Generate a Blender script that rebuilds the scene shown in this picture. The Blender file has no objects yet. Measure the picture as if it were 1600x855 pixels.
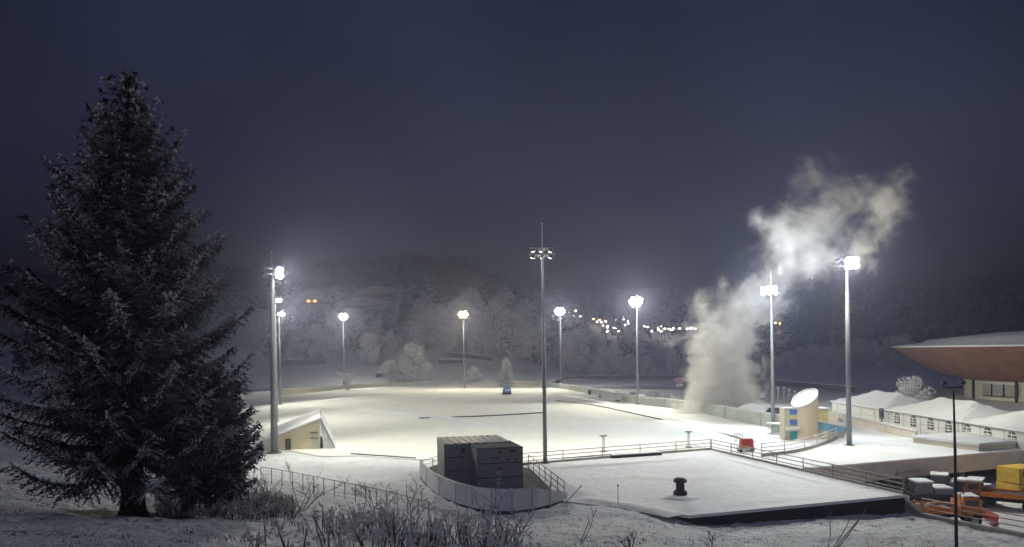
import bpy, bmesh, math, random
import numpy as np
from mathutils import Vector, Matrix, noise as mnoise

random.seed(7)
RNG = np.random.default_rng(7)
C = bpy.context.scene.collection
SC = bpy.context.scene
PI = math.pi
R = math.radians

# ------------------------------------------------------------------ camera
F = 1164.0          # focal length in photo pixels (photo 1600 x 855)
HX, HY = 800.0, 549.0   # principal point in photo pixels
ROLL = R(-0.8)
cam_d = bpy.data.cameras.new('camera')
cam = bpy.data.objects.new('camera', cam_d)
C.objects.link(cam)
cam_d.sensor_fit = 'HORIZONTAL'
cam_d.sensor_width = 36.0
cam_d.lens = F / 1600 * 36.0
cam_d.shift_y = (HY - 427.5) / 1600
cam_d.clip_start = 0.1
cam_d.clip_end = 6000
cam.matrix_world = Matrix.Rotation(R(90), 4, 'X') @ Matrix.Rotation(ROLL, 4, 'Z')
SC.camera = cam

# ------------------------------------------------------------------ world: night sky
world = bpy.data.worlds.new('World')
SC.world = world
world.use_nodes = True
wn = world.node_tree.nodes
wl = world.node_tree.links
wn.clear()
w_out = wn.new('ShaderNodeOutputWorld')
w_bg = wn.new('ShaderNodeBackground')
w_sky = wn.new('ShaderNodeTexSky')
w_sky.sky_type = 'NISHITA'
w_sky.sun_disc = False
w_sky.sun_elevation = R(20)
w_sky.sun_rotation = R(200)
w_mul = wn.new('ShaderNodeMix'); w_mul.data_type = 'RGBA'; w_mul.blend_type = 'MULTIPLY'
w_mul.inputs[0].default_value = 1.0
w_mul.inputs[7].default_value = (.88, .68, .98, 1)
w_noise = wn.new('ShaderNodeTexNoise'); w_noise.inputs['Scale'].default_value = 2.1; w_noise.inputs['Detail'].default_value = 6; w_noise.inputs['Distortion'].default_value = .6
w_map = wn.new('ShaderNodeMapRange'); w_map.inputs[1].default_value = .3; w_map.inputs[2].default_value = .7
w_map.inputs[3].default_value = .68; w_map.inputs[4].default_value = 1.32
w_cld = wn.new('ShaderNodeMix'); w_cld.data_type = 'RGBA'; w_cld.blend_type = 'MULTIPLY'; w_cld.inputs[0].default_value = 1.0
w_tc = wn.new('ShaderNodeTexCoord')
wl.new(w_tc.outputs['Generated'], w_noise.inputs['Vector'])
wl.new(w_noise.outputs['Fac'], w_map.inputs[0])
wl.new(w_sky.outputs[0], w_mul.inputs[6])
wl.new(w_mul.outputs[2], w_cld.inputs[6])
wl.new(w_map.outputs[0], w_cld.inputs[7])
wl.new(w_cld.outputs[2], w_bg.inputs[0])
w_bg.inputs[1].default_value = 0.0175
wl.new(w_bg.outputs[0], w_out.inputs[0])

# added bluish fill from behind the camera, no moon is seen
sun_d = bpy.data.lights.new('fill_sun', 'SUN'); sun_d.energy = 0.21; sun_d.angle = R(12); sun_d.color = (.60, .76, 1.0)
sun = bpy.data.objects.new('fill_sun', sun_d); C.objects.link(sun)
sun.rotation_euler = (R(50), 0, R(-25))
SC.view_settings.view_transform = 'Standard'
SC.view_settings.look = 'None'
SC.view_settings.exposure = 0.0
SC.view_settings.gamma = 1.0
SC.cycles.use_denoising = True
SC.cycles.max_bounces = 6
SC.cycles.diffuse_bounces = 3
SC.cycles.volume_bounces = 1
SC.cycles.volume_max_steps = 256
SC.cycles.transparent_max_bounces = 8
SC.cycles.sample_clamp_indirect = 4.0

LAMP = 23500.0      # watts of one lit mast
HAZE = 0.0018

# ------------------------------------------------------------------ picture <-> place
def ray(px, py):
    u = (px - HX) / F; v = (HY - py) / F
    c, s = math.cos(ROLL), math.sin(ROLL)
    return (c * u - s * v, 1.0, s * u + c * v)
def D(px, py, d):
    a = ray(px, py); return Vector((a[0] * d, d, a[2] * d))
def P(px, py, z):
    a = ray(px, py); return D(px, py, z / a[2])

# ------------------------------------------------------------------ mesh helpers
ORG = {}
class MB:
    def __init__(s): s.v = []; s.f = []
    def quad(s, *p):
        n = len(s.v); s.v += [tuple(q) for q in p]; s.f.append(tuple(range(n, n + len(p))))
    def add(s, vs, fs):
        n = len(s.v); s.v += [tuple(q) for q in vs]; s.f += [tuple(i + n for i in f) for f in fs]
    def box(s, c, d, rz=0.0, taper=1.0, M=None):
        x, y, z = d[0] / 2, d[1] / 2, d[2] / 2
        vs = [(-x, -y, -z), (x, -y, -z), (x, y, -z), (-x, y, -z),
              (-x * taper, -y * taper, z), (x * taper, -y * taper, z), (x * taper, y * taper, z), (-x * taper, y * taper, z)]
        m = Matrix.Rotation(rz, 3, 'Z') if M is None else M
        c = Vector(c)
        s.add([m @ Vector(q) + c for q in vs], [(3, 2, 1, 0), (4, 5, 6, 7), (0, 1, 5, 4), (1, 2, 6, 5), (2, 3, 7, 6), (3, 0, 4, 7)])
    def tube(s, pts, r, n=6, caps=True):
        pts = [Vector(p) for p in pts]
        k = len(pts)
        rs = r if isinstance(r, (list, tuple)) else [r] * k
        base = len(s.v)
        up = Vector((0, 0, 1))
        for i, p in enumerate(pts):
            t = (pts[min(i + 1, k - 1)] - pts[max(i - 1, 0)])
            if t.length < 1e-9: t = Vector((0, 0, 1))
            t.normalize()
            a = t.cross(up if abs(t.z) < .95 else Vector((1, 0, 0))); a.normalize(); b = t.cross(a)
            for j in range(n):
                q = 2 * PI * j / n
                s.v.append(tuple(p + (a * math.cos(q) + b * math.sin(q)) * rs[i]))
        for i in range(k - 1):
            for j in range(n):
                j2 = (j + 1) % n
                s.f.append((base + i * n + j, base + i * n + j2, base + (i + 1) * n + j2, base + (i + 1) * n + j))
        if caps:
            s.f.append(tuple(base + j for j in reversed(range(n))))
            s.f.append(tuple(base + (k - 1) * n + j for j in range(n)))
    def lathe(s, c, prof, n=24, a0=0, a1=2 * PI):
        full = abs(a1 - a0 - 2 * PI) < 1e-6
        m = n if full else n + 1
        base = len(s.v)
        for (r, z) in prof:
            for j in range(m):
                q = a0 + (a1 - a0) * j / n
                s.v.append((c[0] + r * math.cos(q), c[1] + r * math.sin(q), c[2] + z))
        for i in range(len(prof) - 1):
            for j in range(n):
                j2 = (j + 1) % m
                s.f.append((base + i * m + j, base + i * m + j2, base + (i + 1) * m + j2, base + (i + 1) * m + j))
    def prism(s, poly, z0, z1):
        n = len(poly); b = len(s.v)
        s.v += [(p[0], p[1], z0) for p in poly] + [(p[0], p[1], z1) for p in poly]
        s.f.append(tuple(b + i for i in reversed(range(n)))); s.f.append(tuple(b + n + i for i in range(n)))
        for i in range(n):
            j = (i + 1) % n
            s.f.append((b + i, b + j, b + n + j, b + n + i))
    def extrude(s, poly, vec):      # flat 3D polygon given depth
        n = len(poly); b = len(s.v); vec = Vector(vec)
        s.v += [tuple(p) for p in poly] + [tuple(Vector(p) + vec) for p in poly]
        s.f.append(tuple(b + i for i in reversed(range(n)))); s.f.append(tuple(b + n + i for i in range(n)))
        for i in range(n):
            j = (i + 1) % n
            s.f.append((b + i, b + j, b + n + j, b + n + i))
    def wall(s, pts, z0, h, t):     # wall along a polyline, z0/h scalars or lists
        pts = [Vector((p[0], p[1])) for p in pts]
        k = len(pts)
        zs = z0 if isinstance(z0, (list, tuple)) else [z0] * k
        hs = h if isinstance(h, (list, tuple)) else [h] * k
        b = len(s.v)
        for i, p in enumerate(pts):
            d = pts[min(i + 1, k - 1)] - pts[max(i - 1, 0)]; d.normalize()
            nrm = Vector((-d.y, d.x)) * (t / 2)
            for q, z in ((p - nrm, zs[i]), (p + nrm, zs[i]), (p + nrm, zs[i] + hs[i]), (p - nrm, zs[i] + hs[i])):
                s.v.append((q.x, q.y, z))
        for i in range(k - 1):
            for j in range(4):
                j2 = (j + 1) % 4
                s.f.append((b + i * 4 + j, b + i * 4 + j2, b + (i + 1) * 4 + j2, b + (i + 1) * 4 + j))
        s.f.append((b + 3, b + 2, b + 1, b)); e = b + (k - 1) * 4
        s.f.append((e, e + 1, e + 2, e + 3))
    def build(s, name, mat, parent=None, smooth=False, fix=True):
        o = ORG.get(parent.name, Vector((0, 0, 0))) if parent else Vector((0, 0, 0))
        me = bpy.data.meshes.new(name)
        me.from_pydata([(v[0] - o.x, v[1] - o.y, v[2] - o.z) for v in s.v], [], s.f)
        if fix:
            bm = bmesh.new(); bm.from_mesh(me); bmesh.ops.recalc_face_normals(bm, faces=bm.faces); bm.to_mesh(me); bm.free()
        if smooth:
            me.polygons.foreach_set('use_smooth', [True] * len(me.polygons))
        me.materials.append(mat)
        ob = bpy.data.objects.new(name, me); C.objects.link(ob)
        if parent:
            ob.parent = parent
            ORG[ob.name] = o
        return ob

def np_mesh(name, verts, faces4, mat, attr=None, parent=None):
    me = bpy.data.meshes.new(name)
    nv, nf = len(verts), len(faces4)
    me.vertices.add(nv); me.vertices.foreach_set('co', np.asarray(verts, np.float32).ravel())
    k = faces4.shape[1]
    me.loops.add(nf * k); me.loops.foreach_set('vertex_index', faces4.astype(np.int32).ravel())
    me.polygons.add(nf)
    me.polygons.foreach_set('loop_start', np.arange(0, nf * k, k, dtype=np.int32))
    me.polygons.foreach_set('loop_total', np.full(nf, k, dtype=np.int32))
    if attr is not None:
        a = me.attributes.new('frost', 'FLOAT', 'POINT'); a.data.foreach_set('value', np.asarray(attr, np.float32))
    me.update(calc_edges=True)
    me.materials.append(mat)
    ob = bpy.data.objects.new(name, me); C.objects.link(ob)
    if parent: ob.parent = parent
    return ob

def tag(o, label=None, cat=None, group=None, kind=None):
    if label: o['label'] = label
    if cat: o['category'] = cat
    if group: o['group'] = group
    if kind: o['kind'] = kind
    return o
def thing(name, label, cat, loc=(0, 0, 0), group=None):
    o = bpy.data.objects.new(name, None); C.objects.link(o)
    o.empty_display_size = .3
    o.location = loc; ORG[o.name] = Vector(loc)
    return tag(o, label, cat, group)
def local(name, label, cat, group=None):        # built round the world origin, moved afterwards
    return thing(name, label, cat, (0, 0, 0), group)
def copy_thing(o, loc, rz=0, sc=1.0, label=None):
    r = o.copy(); C.objects.link(r); r.location = loc; r.rotation_euler = (0, 0, rz); r.scale = (sc,) * 3 if not isinstance(sc, tuple) else sc
    if label: r['label'] = label
    for ch in list(o.children):
        c = ch.copy(); C.objects.link(c); c.parent = r
        for g in ch.children:
            d = g.copy(); C.objects.link(d); d.parent = c
    return r

# ------------------------------------------------------------------ materials
def mat(name, col, rough=.7, metal=0.0, noise=0.0, nscale=3.0, bump=0.0, bscale=20.0, col2=None, spec=.5):
    m = bpy.data.materials.new(name); m.use_nodes = True
    nt = m.node_tree; b = nt.nodes['Principled BSDF']
    b.inputs['Roughness'].default_value = rough; b.inputs['Metallic'].default_value = metal
    b.inputs['Specular IOR Level'].default_value = spec
    col = tuple(col) + (1,)
    if noise or col2:
        g = nt.nodes.new('ShaderNodeNewGeometry')
        n = nt.nodes.new('ShaderNodeTexNoise'); n.inputs['Scale'].default_value = nscale; n.inputs['Detail'].default_value = 5
        nt.links.new(g.outputs['Position'], n.inputs['Vector'])
        mx = nt.nodes.new('ShaderNodeMix'); mx.data_type = 'RGBA'
        c2 = (tuple(col2) + (1,)) if col2 else tuple(x * (1 - noise) for x in col[:3]) + (1,)
        mx.inputs[6].default_value = col; mx.inputs[7].default_value = c2
        r = nt.nodes.new('ShaderNodeMapRange'); r.inputs[1].default_value = .35; r.inputs[2].default_value = .65
        nt.links.new(n.outputs['Fac'], r.inputs[0]); nt.links.new(r.outputs[0], mx.inputs[0])
        nt.links.new(mx.outputs[2], b.inputs['Base Color'])
    else:
        b.inputs['Base Color'].default_value = col
    if bump:
        g2 = nt.nodes.new('ShaderNodeNewGeometry')
        n2 = nt.nodes.new('ShaderNodeTexNoise'); n2.inputs['Scale'].default_value = bscale; n2.inputs['Detail'].default_value = 6
        bp = nt.nodes.new('ShaderNodeBump'); bp.inputs['Strength'].default_value = bump; bp.inputs['Distance'].default_value = .15
        nt.links.new(g2.outputs['Position'], n2.inputs['Vector'])
        nt.links.new(n2.outputs['Fac'], bp.inputs['Height']); nt.links.new(bp.outputs[0], b.inputs['Normal'])
    return m
def emis(name, col, s):
    m = bpy.data.materials.new(name); m.use_nodes = True
    nt = m.node_tree; nt.nodes.clear()
    e = nt.nodes.new('ShaderNodeEmission'); e.inputs[0].default_value = tuple(col) + (1,); e.inputs[1].default_value = s
    o = nt.nodes.new('ShaderNodeOutputMaterial'); nt.links.new(e.outputs[0], o.inputs[0])
    return m
def frost_mat(name, dark, light, rough=.8, trans=False):
    m = bpy.data.materials.new(name); m.use_nodes = True
    nt = m.node_tree; b = nt.nodes['Principled BSDF']
    b.inputs['Roughness'].default_value = rough; b.inputs['Specular IOR Level'].default_value = .2
    a = nt.nodes.new('ShaderNodeAttribute'); a.attribute_name = 'frost'
    mx = nt.nodes.new('ShaderNodeMix'); mx.data_type = 'RGBA'
    mx.inputs[6].default_value = tuple(dark) + (1,); mx.inputs[7].default_value = tuple(light) + (1,)
    nt.links.new(a.outputs['Fac'], mx.inputs[0]); nt.links.new(mx.outputs[2], b.inputs['Base Color'])
    return m

M = {}
M['snow_clean'] = mat('snow_clean', (.80, .81, .82), .65, noise=.08, nscale=.5, bump=.6, bscale=1.3)
M['rink'] = mat('rink_snow', (.82, .82, .76), .85, noise=.06, nscale=.16, bump=.6, bscale=.7, spec=.12)
M['concrete'] = mat('concrete', (.36, .34, .31), .85, noise=.25, nscale=1.2, bump=.15, bscale=14)
M['concrete_dark'] = mat('concrete_dark', (.07, .07, .075), .9, noise=.3, nscale=1.5, bump=.1)
M['shade_black'] = mat('wall_shade_black', (.012, .012, .014), .95, noise=.3, nscale=2, spec=0.05)  # near-black stands in for shade on the roof front and back wall
M['fascia'] = mat('fascia_plaster_brightened', (.78, .69, .60), .8, noise=.15, nscale=.8)  # plaster colour raised to stand in for light the front edge lacks
M['cream'] = mat('cream_render', (.62, .56, .38), .85, noise=.08, nscale=1.0)
M['cream_pale'] = mat('cream_pale', (.66, .62, .50), .85, noise=.08, nscale=1.0)
M['galv'] = mat('galvanised_steel', (.45, .46, .47), .45, .7, noise=.15, nscale=4)
M['mast'] = mat('mast_steel', (.24, .25, .26), .55, .4, noise=.12, nscale=2)
M['housing'] = mat('lamp_housing', (.10, .10, .105), .8, 0, spec=.2)
M['dark_steel'] = mat('dark_steel', (.04, .04, .045), .5, .5)
M['rail_brown'] = mat('painted_rail', (.30, .24, .20), .6, .2, noise=.2, nscale=3)
M['rail_white'] = mat('white_rail', (.72, .72, .72), .5, .1)
M['boards'] = mat('rink_boards', (.62, .60, .47), .7, noise=.12, nscale=.5)
M['boards_green'] = mat('boards_pale_green', (.55, .60, .54), .5, noise=.2, nscale=.35)
M['panel'] = mat('barrier_panel', (.66, .67, .70), .5, 0, noise=.2, nscale=.8, bump=.08, bscale=6)
M['unit'] = mat('unit_grey', (.20, .205, .225), .55, .2, noise=.12, nscale=1.5)
M['unit_light'] = mat('unit_roof', (.42, .42, .42), .5, .3, noise=.2, nscale=2)
M['unit_seam'] = mat('unit_seam', (.015, .015, .018), .8)
M['black'] = mat('black_rubber', (.015, .015, .016), .7)
M['orange'] = mat('orange_paint', (.85, .26, .035), .6, noise=.45, nscale=3)
M['orange_dirty'] = mat('dirty_orange', (.42, .16, .05), .6, noise=.4, nscale=3)
M['red'] = mat('red_paint', (.62, .05, .04), .5, noise=.25, nscale=4)
M['yellow'] = mat('yellow_paint', (.85, .56, .08), .55, noise=.2, nscale=2)
M['blue'] = mat('blue_paint', (.08, .20, .55), .5)
M['sky_blue'] = mat('sky_blue_paint', (.20, .48, .70), .55, noise=.1)
M['teal'] = mat('teal_paint', (.05, .42, .42), .5)
M['yellow_pale'] = mat('pale_yellow_paint', (.78, .66, .28), .6)
M['white'] = mat('white_paint', (.85, .85, .84), .5, noise=.05)
M['glass'] = mat('dark_glass', (.05, .055, .06), .12, 0, spec=.8)
M['pale_glass'] = mat('pale_glass', (.42, .42, .38), .2, 0, noise=.3, nscale=.5)
M['canvas'] = mat('white_canvas', (.70, .70, .66), .8, noise=.06, nscale=.4)
M['rust'] = mat('rusty_cladding', (.36, .175, .095), .7, .05, noise=.3, nscale=.35)
M['bark'] = mat('dark_bark', (.035, .028, .022), .95, noise=.4, nscale=6, bump=.5, bscale=18)
M['bark_frost'] = mat('frosted_bark', (.22, .21, .21), .95, noise=.5, nscale=5)
M['spruce'] = frost_mat('spruce_needles', (.009, .016, .015), (.90, .92, .94))
M['frost'] = frost_mat('hoar_frost_twigs', (.30, .30, .31), (.85, .85, .85))
M['weeds'] = frost_mat('frosted_weeds', (.085, .075, .065), (.82, .82, .82))
M['far_trees'] = frost_mat('far_frosted_trees', (.02, .023, .028), (.13, .14, .16))
M['stone'] = mat('dark_stone', (.12, .115, .11), .95, noise=.4, nscale=1.5)
M['soil'] = mat('soil', (.06, .045, .03), .95)
M['lens_white'] = emis('lamp_lens_white', (1, .96, .88), 160)
M['lens_warm'] = emis('lamp_lens_warm', (1, .66, .22), 60)
M['lens_cool'] = emis('lamp_lens_cool', (.90, .97, 1.0), 160)
M['lens_off'] = mat('lamp_lens_off', (.5, .5, .5), .2)
M['win_lit'] = emis('lit_window', (1, .42, .10), 5)
M['win_dark'] = mat('dark_window', (.03, .03, .035), .2)
M['house'] = mat('house_render', (.45, .42, .38), .85, noise=.1)
M['timber'] = mat('dark_timber', (.09, .055, .035), .8)
M['street_amber'] = emis('street_lamp_amber', (1, .50, .10), 110)
M['street_white'] = emis('street_lamp_white', (1, .86, .72), 80)

def streaks(m):
    nt = m.node_tree; N = nt.nodes; L = nt.links; b = N['Principled BSDF']
    g = N.new('ShaderNodeNewGeometry'); mp = N.new('ShaderNodeMapping'); mp.inputs['Rotation'].default_value = (0, 0, R(14)); mp.inputs['Scale'].default_value = (.9, .06, 1)
    n = N.new('ShaderNodeTexNoise'); n.inputs['Scale'].default_value = 1.0; n.inputs['Detail'].default_value = 5; n.inputs['Distortion'].default_value = .8
    L.new(g.outputs['Position'], mp.inputs['Vector']); L.new(mp.outputs[0], n.inputs['Vector'])
    r = N.new('ShaderNodeMapRange'); r.inputs[1].default_value = .42; r.inputs[2].default_value = .66; r.inputs[3].default_value = 0; r.inputs[4].default_value = .55
    L.new(n.outputs['Fac'], r.inputs[0])
    mx = N.new('ShaderNodeMix'); mx.data_type = 'RGBA'
    L.new(r.outputs[0], mx.inputs[0]); L.new(b.inputs['Base Color'].links[0].from_socket, mx.inputs[6]); mx.inputs[7].default_value = (.74, .76, .73, 1)
    L.new(mx.outputs[2], b.inputs['Base Color'])
streaks(M['rink'])

# snow with bare earth showing under the spruce, grass and grit poking through
def snow_ground_mat(tree):
    m = bpy.data.materials.new('snow_ground'); m.use_nodes = True
    nt = m.node_tree; N = nt.nodes; L = nt.links; b = N['Principled BSDF']
    b.inputs['Roughness'].default_value = .7; b.inputs['Specular IOR Level'].default_value = .25
    g = N.new('ShaderNodeNewGeometry')
    def noise(scale, det=6, vec=None):
        n = N.new('ShaderNodeTexNoise'); n.inputs['Scale'].default_value = scale; n.inputs['Detail'].default_value = det
        L.new(vec or g.outputs['Position'], n.inputs['Vector']); return n
    def rng(src, a, c, lo=0, hi=1):
        r = N.new('ShaderNodeMapRange'); r.inputs[1].default_value = a; r.inputs[2].default_value = c
        r.inputs[3].default_value = lo; r.inputs[4].default_value = hi
        L.new(src, r.inputs[0]); return r.outputs[0]
    def mix(f, a, c):
        x = N.new('ShaderNodeMix'); x.data_type = 'RGBA'
        if hasattr(f, 'is_linked'): L.new(f, x.inputs[0])
        else: x.inputs[0].default_value = f
        for i, q in ((6, a), (7, c)):
            if hasattr(q, 'is_linked'): L.new(q, x.inputs[i])
            else: x.inputs[i].default_value = tuple(q) + (1,)
        return x.outputs[2]
    base = mix(rng(noise(.5).outputs['Fac'], .35, .65), (.80, .81, .83), (.70, .71, .74))
    # specks of dead grass through the snow, only on the slope
    sp = rng(noise(6, 5).outputs['Fac'], .54, .63)
    big = rng(noise(.7, 3).outputs['Fac'], .42, .58)
    mu = N.new('ShaderNodeMath'); mu.operation = 'MULTIPLY'; L.new(sp, mu.inputs[0]); L.new(big, mu.inputs[1])
    sx = N.new('ShaderNodeSeparateXYZ'); L.new(g.outputs['Position'], sx.inputs[0])
    near = rng(sx.outputs['Y'], 48, 58, 1, 0)
    mu2 = N.new('ShaderNodeMath'); mu2.operation = 'MULTIPLY'; L.new(mu.outputs[0], mu2.inputs[0]); L.new(near, mu2.inputs[1])
    c1 = mix(mu2.outputs[0], base, (.20, .185, .17))
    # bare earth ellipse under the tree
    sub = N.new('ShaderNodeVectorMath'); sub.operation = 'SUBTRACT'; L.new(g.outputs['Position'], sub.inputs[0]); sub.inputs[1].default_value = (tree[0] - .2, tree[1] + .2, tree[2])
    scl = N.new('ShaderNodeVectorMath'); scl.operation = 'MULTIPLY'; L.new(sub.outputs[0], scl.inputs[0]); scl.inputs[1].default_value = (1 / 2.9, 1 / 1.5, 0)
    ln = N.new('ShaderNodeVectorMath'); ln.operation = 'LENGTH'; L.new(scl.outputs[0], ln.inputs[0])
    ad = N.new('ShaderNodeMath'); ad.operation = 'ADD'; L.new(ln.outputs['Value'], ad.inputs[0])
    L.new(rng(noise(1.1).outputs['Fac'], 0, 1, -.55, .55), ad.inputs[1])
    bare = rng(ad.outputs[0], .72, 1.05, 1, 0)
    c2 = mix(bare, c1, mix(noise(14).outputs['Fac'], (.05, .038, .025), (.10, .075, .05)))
    L.new(c2, b.inputs['Base Color'])
    hsum = N.new('ShaderNodeMath'); hsum.operation = 'ADD'
    L.new(noise(2.2, 6).outputs['Fac'], hsum.inputs[0])
    L.new(rng(noise(11, 5).outputs['Fac'], 0, 1, 0, .35), hsum.inputs[1])
    bp = N.new('ShaderNodeBump'); bp.inputs['Strength'].default_value = .9; bp.inputs['Distance'].default_value = .30
    L.new(hsum.outputs[0], bp.inputs['Height']); L.new(bp.outputs[0], b.inputs['Normal'])
    return m

# ------------------------------------------------------------------ ground
ZR = -11.0                      # level of the rink terraces
ctrl = []
for px, py, d in [(207, 808, 26), (0, 727, 38), (200, 750, 36), (430, 766, 40), (520, 795, 40), (0, 855, 14), (0, 800, 22), (100, 830, 18),
                  (400, 855, 15.5), (300, 815, 25), (800, 855, 19), (600, 855, 17), (420, 757, 50), (520, 777, 48), (600, 794, 47), (660, 809, 46.5),
                  (760, 812, 49.5), (885, 792, 53), (700, 836, 40), (1000, 855, 27), (950, 793, 52), (1060, 815, 49.2), (1000, 830, 42),
                  (1200, 835, 43), (1250, 815, 51), (1100, 828, 48), (1410, 806, 54), (1500, 832, 47), (1300, 832, 40), (1200, 855, 34), (800, 830, 37),
                  (640, 820, 42), (400, 800, 30), (1000, 803, 50)]:
    p = D(px, py, d); ctrl.append((p.x, p.y, p.z))
ctrl += [(-30, 0, -1.7), (-12, 0, -1.7), (0, 0, -1.7), (12, 0, -1.8), (30, 0, -2.2), (-12, -9, -1.65), (12, -9, -1.7), (-40, 15, -3.6), (-40, 38, -5.3),
         (-40, 60, -8.6), (-26, 62, -9.9), (-19, 62, -10.5), (-10, 63, -11.1), (0, 63, -11.4), (10, 62, -12.2), (22, 62, -12.6), (36, 50, -12.6),
         (36, 30, -10.5), (30, 20, -6.8), (28, 64, -12.6), (-30, 70, -11), (0, 70, -11.6), (25, 72, -12.6)]
ctrl = np.array(ctrl)
def tps_fit(c, lam=.02):
    n = len(c); d = np.linalg.norm(c[:, None, :2] - c[None, :, :2], axis=2)
    K = np.where(d > 0, d * d * np.log(d + 1e-12), 0) + lam * np.eye(n)
    Pm = np.hstack([np.ones((n, 1)), c[:, :2]])
    A = np.block([[K, Pm], [Pm.T, np.zeros((3, 3))]])
    return np.linalg.solve(A, np.concatenate([c[:, 2], np.zeros(3)]))
TW = tps_fit(ctrl)
def tps(x, y):
    x = np.asarray(x, float); y = np.asarray(y, float)
    out = TW[-3] + TW[-2] * x + TW[-1] * y
    for i in range(len(ctrl)):
        d2 = (x - ctrl[i, 0]) ** 2 + (y - ctrl[i, 1]) ** 2
        out = out + TW[i] * .5 * d2 * np.log(d2 + 1e-12)
    return out
def sstep(a, b, t):
    t = np.clip((np.asarray(t, float) - a) / (b - a), 0, 1); return t * t * (3 - 2 * t)
def side_x(y): return 29.0 + (55.0 - np.asarray(y, float)) * .2846      # the line of the retaining wall
SLAB = [(3.6, 54.5), (11.6, 49.2), (29.0, 55.0), (21.6, 81.0), (1.2, 72.8)]
def inside(poly, x, y, shrink):
    d = np.full(np.shape(x), 1e9)
    n = len(poly)
    for i in range(n):
        ax, ay = poly[i]; bx, by = poly[(i + 1) % n]
        L = math.hypot(bx - ax, by - ay)
        d = np.minimum(d, ((bx - ax) * (y - ay) - (by - ay) * (x - ax)) / L)
    return d > shrink
FLAT = -11.12
def ground_z(x, y):
    x = np.asarray(x, float); y = np.asarray(y, float)
    xc = np.clip(x, -40, 40); yc = np.clip(y, -9, 72)
    zn = tps(xc, yc)
    zn = np.where(x < -40, zn + (-40 - x) * .05, zn)
    w = sstep(60, 76, y)
    z = zn * (1 - w) + FLAT * w
    z = np.where((y > 55) & (x > -12), np.minimum(z, FLAT + .0), z)
    z = np.where(inside(SLAB, x, y, .7), np.minimum(z, -12.9), z)
    yard = (x > side_x(y) + .35) & (y > 26) & (y < 88) & (x < 74)
    z = np.where(yard, -14.5, z)
    # hills
    a = x / np.maximum(y, 1)
    wr = sstep(-.10, .16, a)
    tl = np.maximum(y - 245 + np.minimum(x + 60, 0) * .25, 0)
    zl = np.interp(tl, [0, 50, 110, 160, 460, 900, 1300], [0, 8.5, 33, 46, 92, 112, 118])
    tr = np.maximum(y - 430, 0)
    zr = np.interp(tr, [0, 100, 300, 470, 700, 1300], [0, 9, 34, 68, 104, 112])
    return z + zl * (1 - wr) + zr * wr
def gz(x, y): return float(ground_z(np.array([x]), np.array([y]))[0])
def hit(px, py, d0=12.0, d1=1250.0):            # where the ray through a photo pixel meets the ground
    a = ray(px, py)
    d = np.concatenate([np.arange(d0, 120, .15), np.arange(120, d1, .6)])
    h = d * a[2] - ground_z(d * a[0], d)
    i = np.where(h < 0)[0]
    k = d[i[0]] if len(i) else d1
    return Vector((a[0] * k, k, gz(a[0] * k, k)))

TREE = D(207, 808, 26)
TREE.z = gz(TREE.x, TREE.y)
def axis(lo, hi, a, b, st, grow):
    xs = list(np.arange(a, b, st)); s = st; x = xs[-1]
    while x < hi: s *= grow; x += s; xs.append(min(x, hi))
    s = st; x = a; pre = []
    while x > lo: s *= grow; x -= s; pre.append(max(x, lo))
    return np.array(pre[::-1] + xs)
gx = axis(-1000, 1000, -30, 46, .36, 1.05)
gy = axis(-10, 1300, 10, 80, .36, 1.035)
GX, GY = np.meshgrid(gx, gy)
GZ = ground_z(GX, GY)
lump = np.zeros_like(GZ)
nearm = (GY < 66) & (np.abs(GX) < 60)
for j, i in zip(*np.where(nearm)):
    p = Vector((GX[j, i], GY[j, i], 0))
    lump[j, i] = .13 * mnoise.noise(p * .55) + .10 * mnoise.noise(p * 1.5 + Vector((9, 3, 1))) + .075 * mnoise.noise(p * 3.1)
yardm = (GX > side_x(GY) + .35) & (GY > 26) & (GY < 88) & (GX < 74)
GZ = GZ + lump * (1 - sstep(56, 64, GY)) * np.where(yardm, .4, 1)
ny, nx = GX.shape
idx = np.arange(nx * ny).reshape(ny, nx)
fq = np.stack([idx[:-1, :-1], idx[:-1, 1:], idx[1:, 1:], idx[1:, :-1]], -1).reshape(-1, 4)
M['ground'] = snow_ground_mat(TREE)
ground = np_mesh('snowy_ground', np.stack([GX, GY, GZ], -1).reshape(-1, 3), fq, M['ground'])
ground.data.polygons.foreach_set('use_smooth', [True] * len(ground.data.polygons))
tag(ground, 'snow covered ground and hillside', None, None, 'structure')

# rink sheet
wall_px = [(1245, 676), (1170, 661), (1100, 646), (1040, 637), (993, 631), (930, 617), (880, 608), (855, 604.5), (800, 601.5), (720, 600.5),
           (640, 603), (560, 606.5), (500, 612), (440, 619)]
WALL = [P(a, b, -11.06) for a, b in wall_px]
def smooth_path(pts, n=4):
    pts = [Vector(p) for p in pts]; out = []
    for i in range(len(pts) - 1):
        p0 = pts[max(i - 1, 0)]; p1 = pts[i]; p2 = pts[i + 1]; p3 = pts[min(i + 2, len(pts) - 1)]
        for k in range(n):
            t = k / n
            out.append(.5 * ((2 * p1) + (p2 - p0) * t + (2 * p0 - 5 * p1 + 4 * p2 - p3) * t * t + (3 * p1 - p0 - 3 * p2 + p3) * t ** 3))
    out.append(pts[-1]); return out
near_px = [(405, 640), (392, 668), (430, 700), (500, 713), (560, 712), (650, 718), (820, 720), (1110, 700), (1180, 708)]
rink_poly = smooth_path(WALL) + [P(a, b, -11.06) for a, b in near_px]
mb = MB(); mb.quad(*rink_poly)
o = mb.build('ice_rink', M['rink']); tag(o, 'snow covered speed skating oval', None, None, 'structure')
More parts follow.
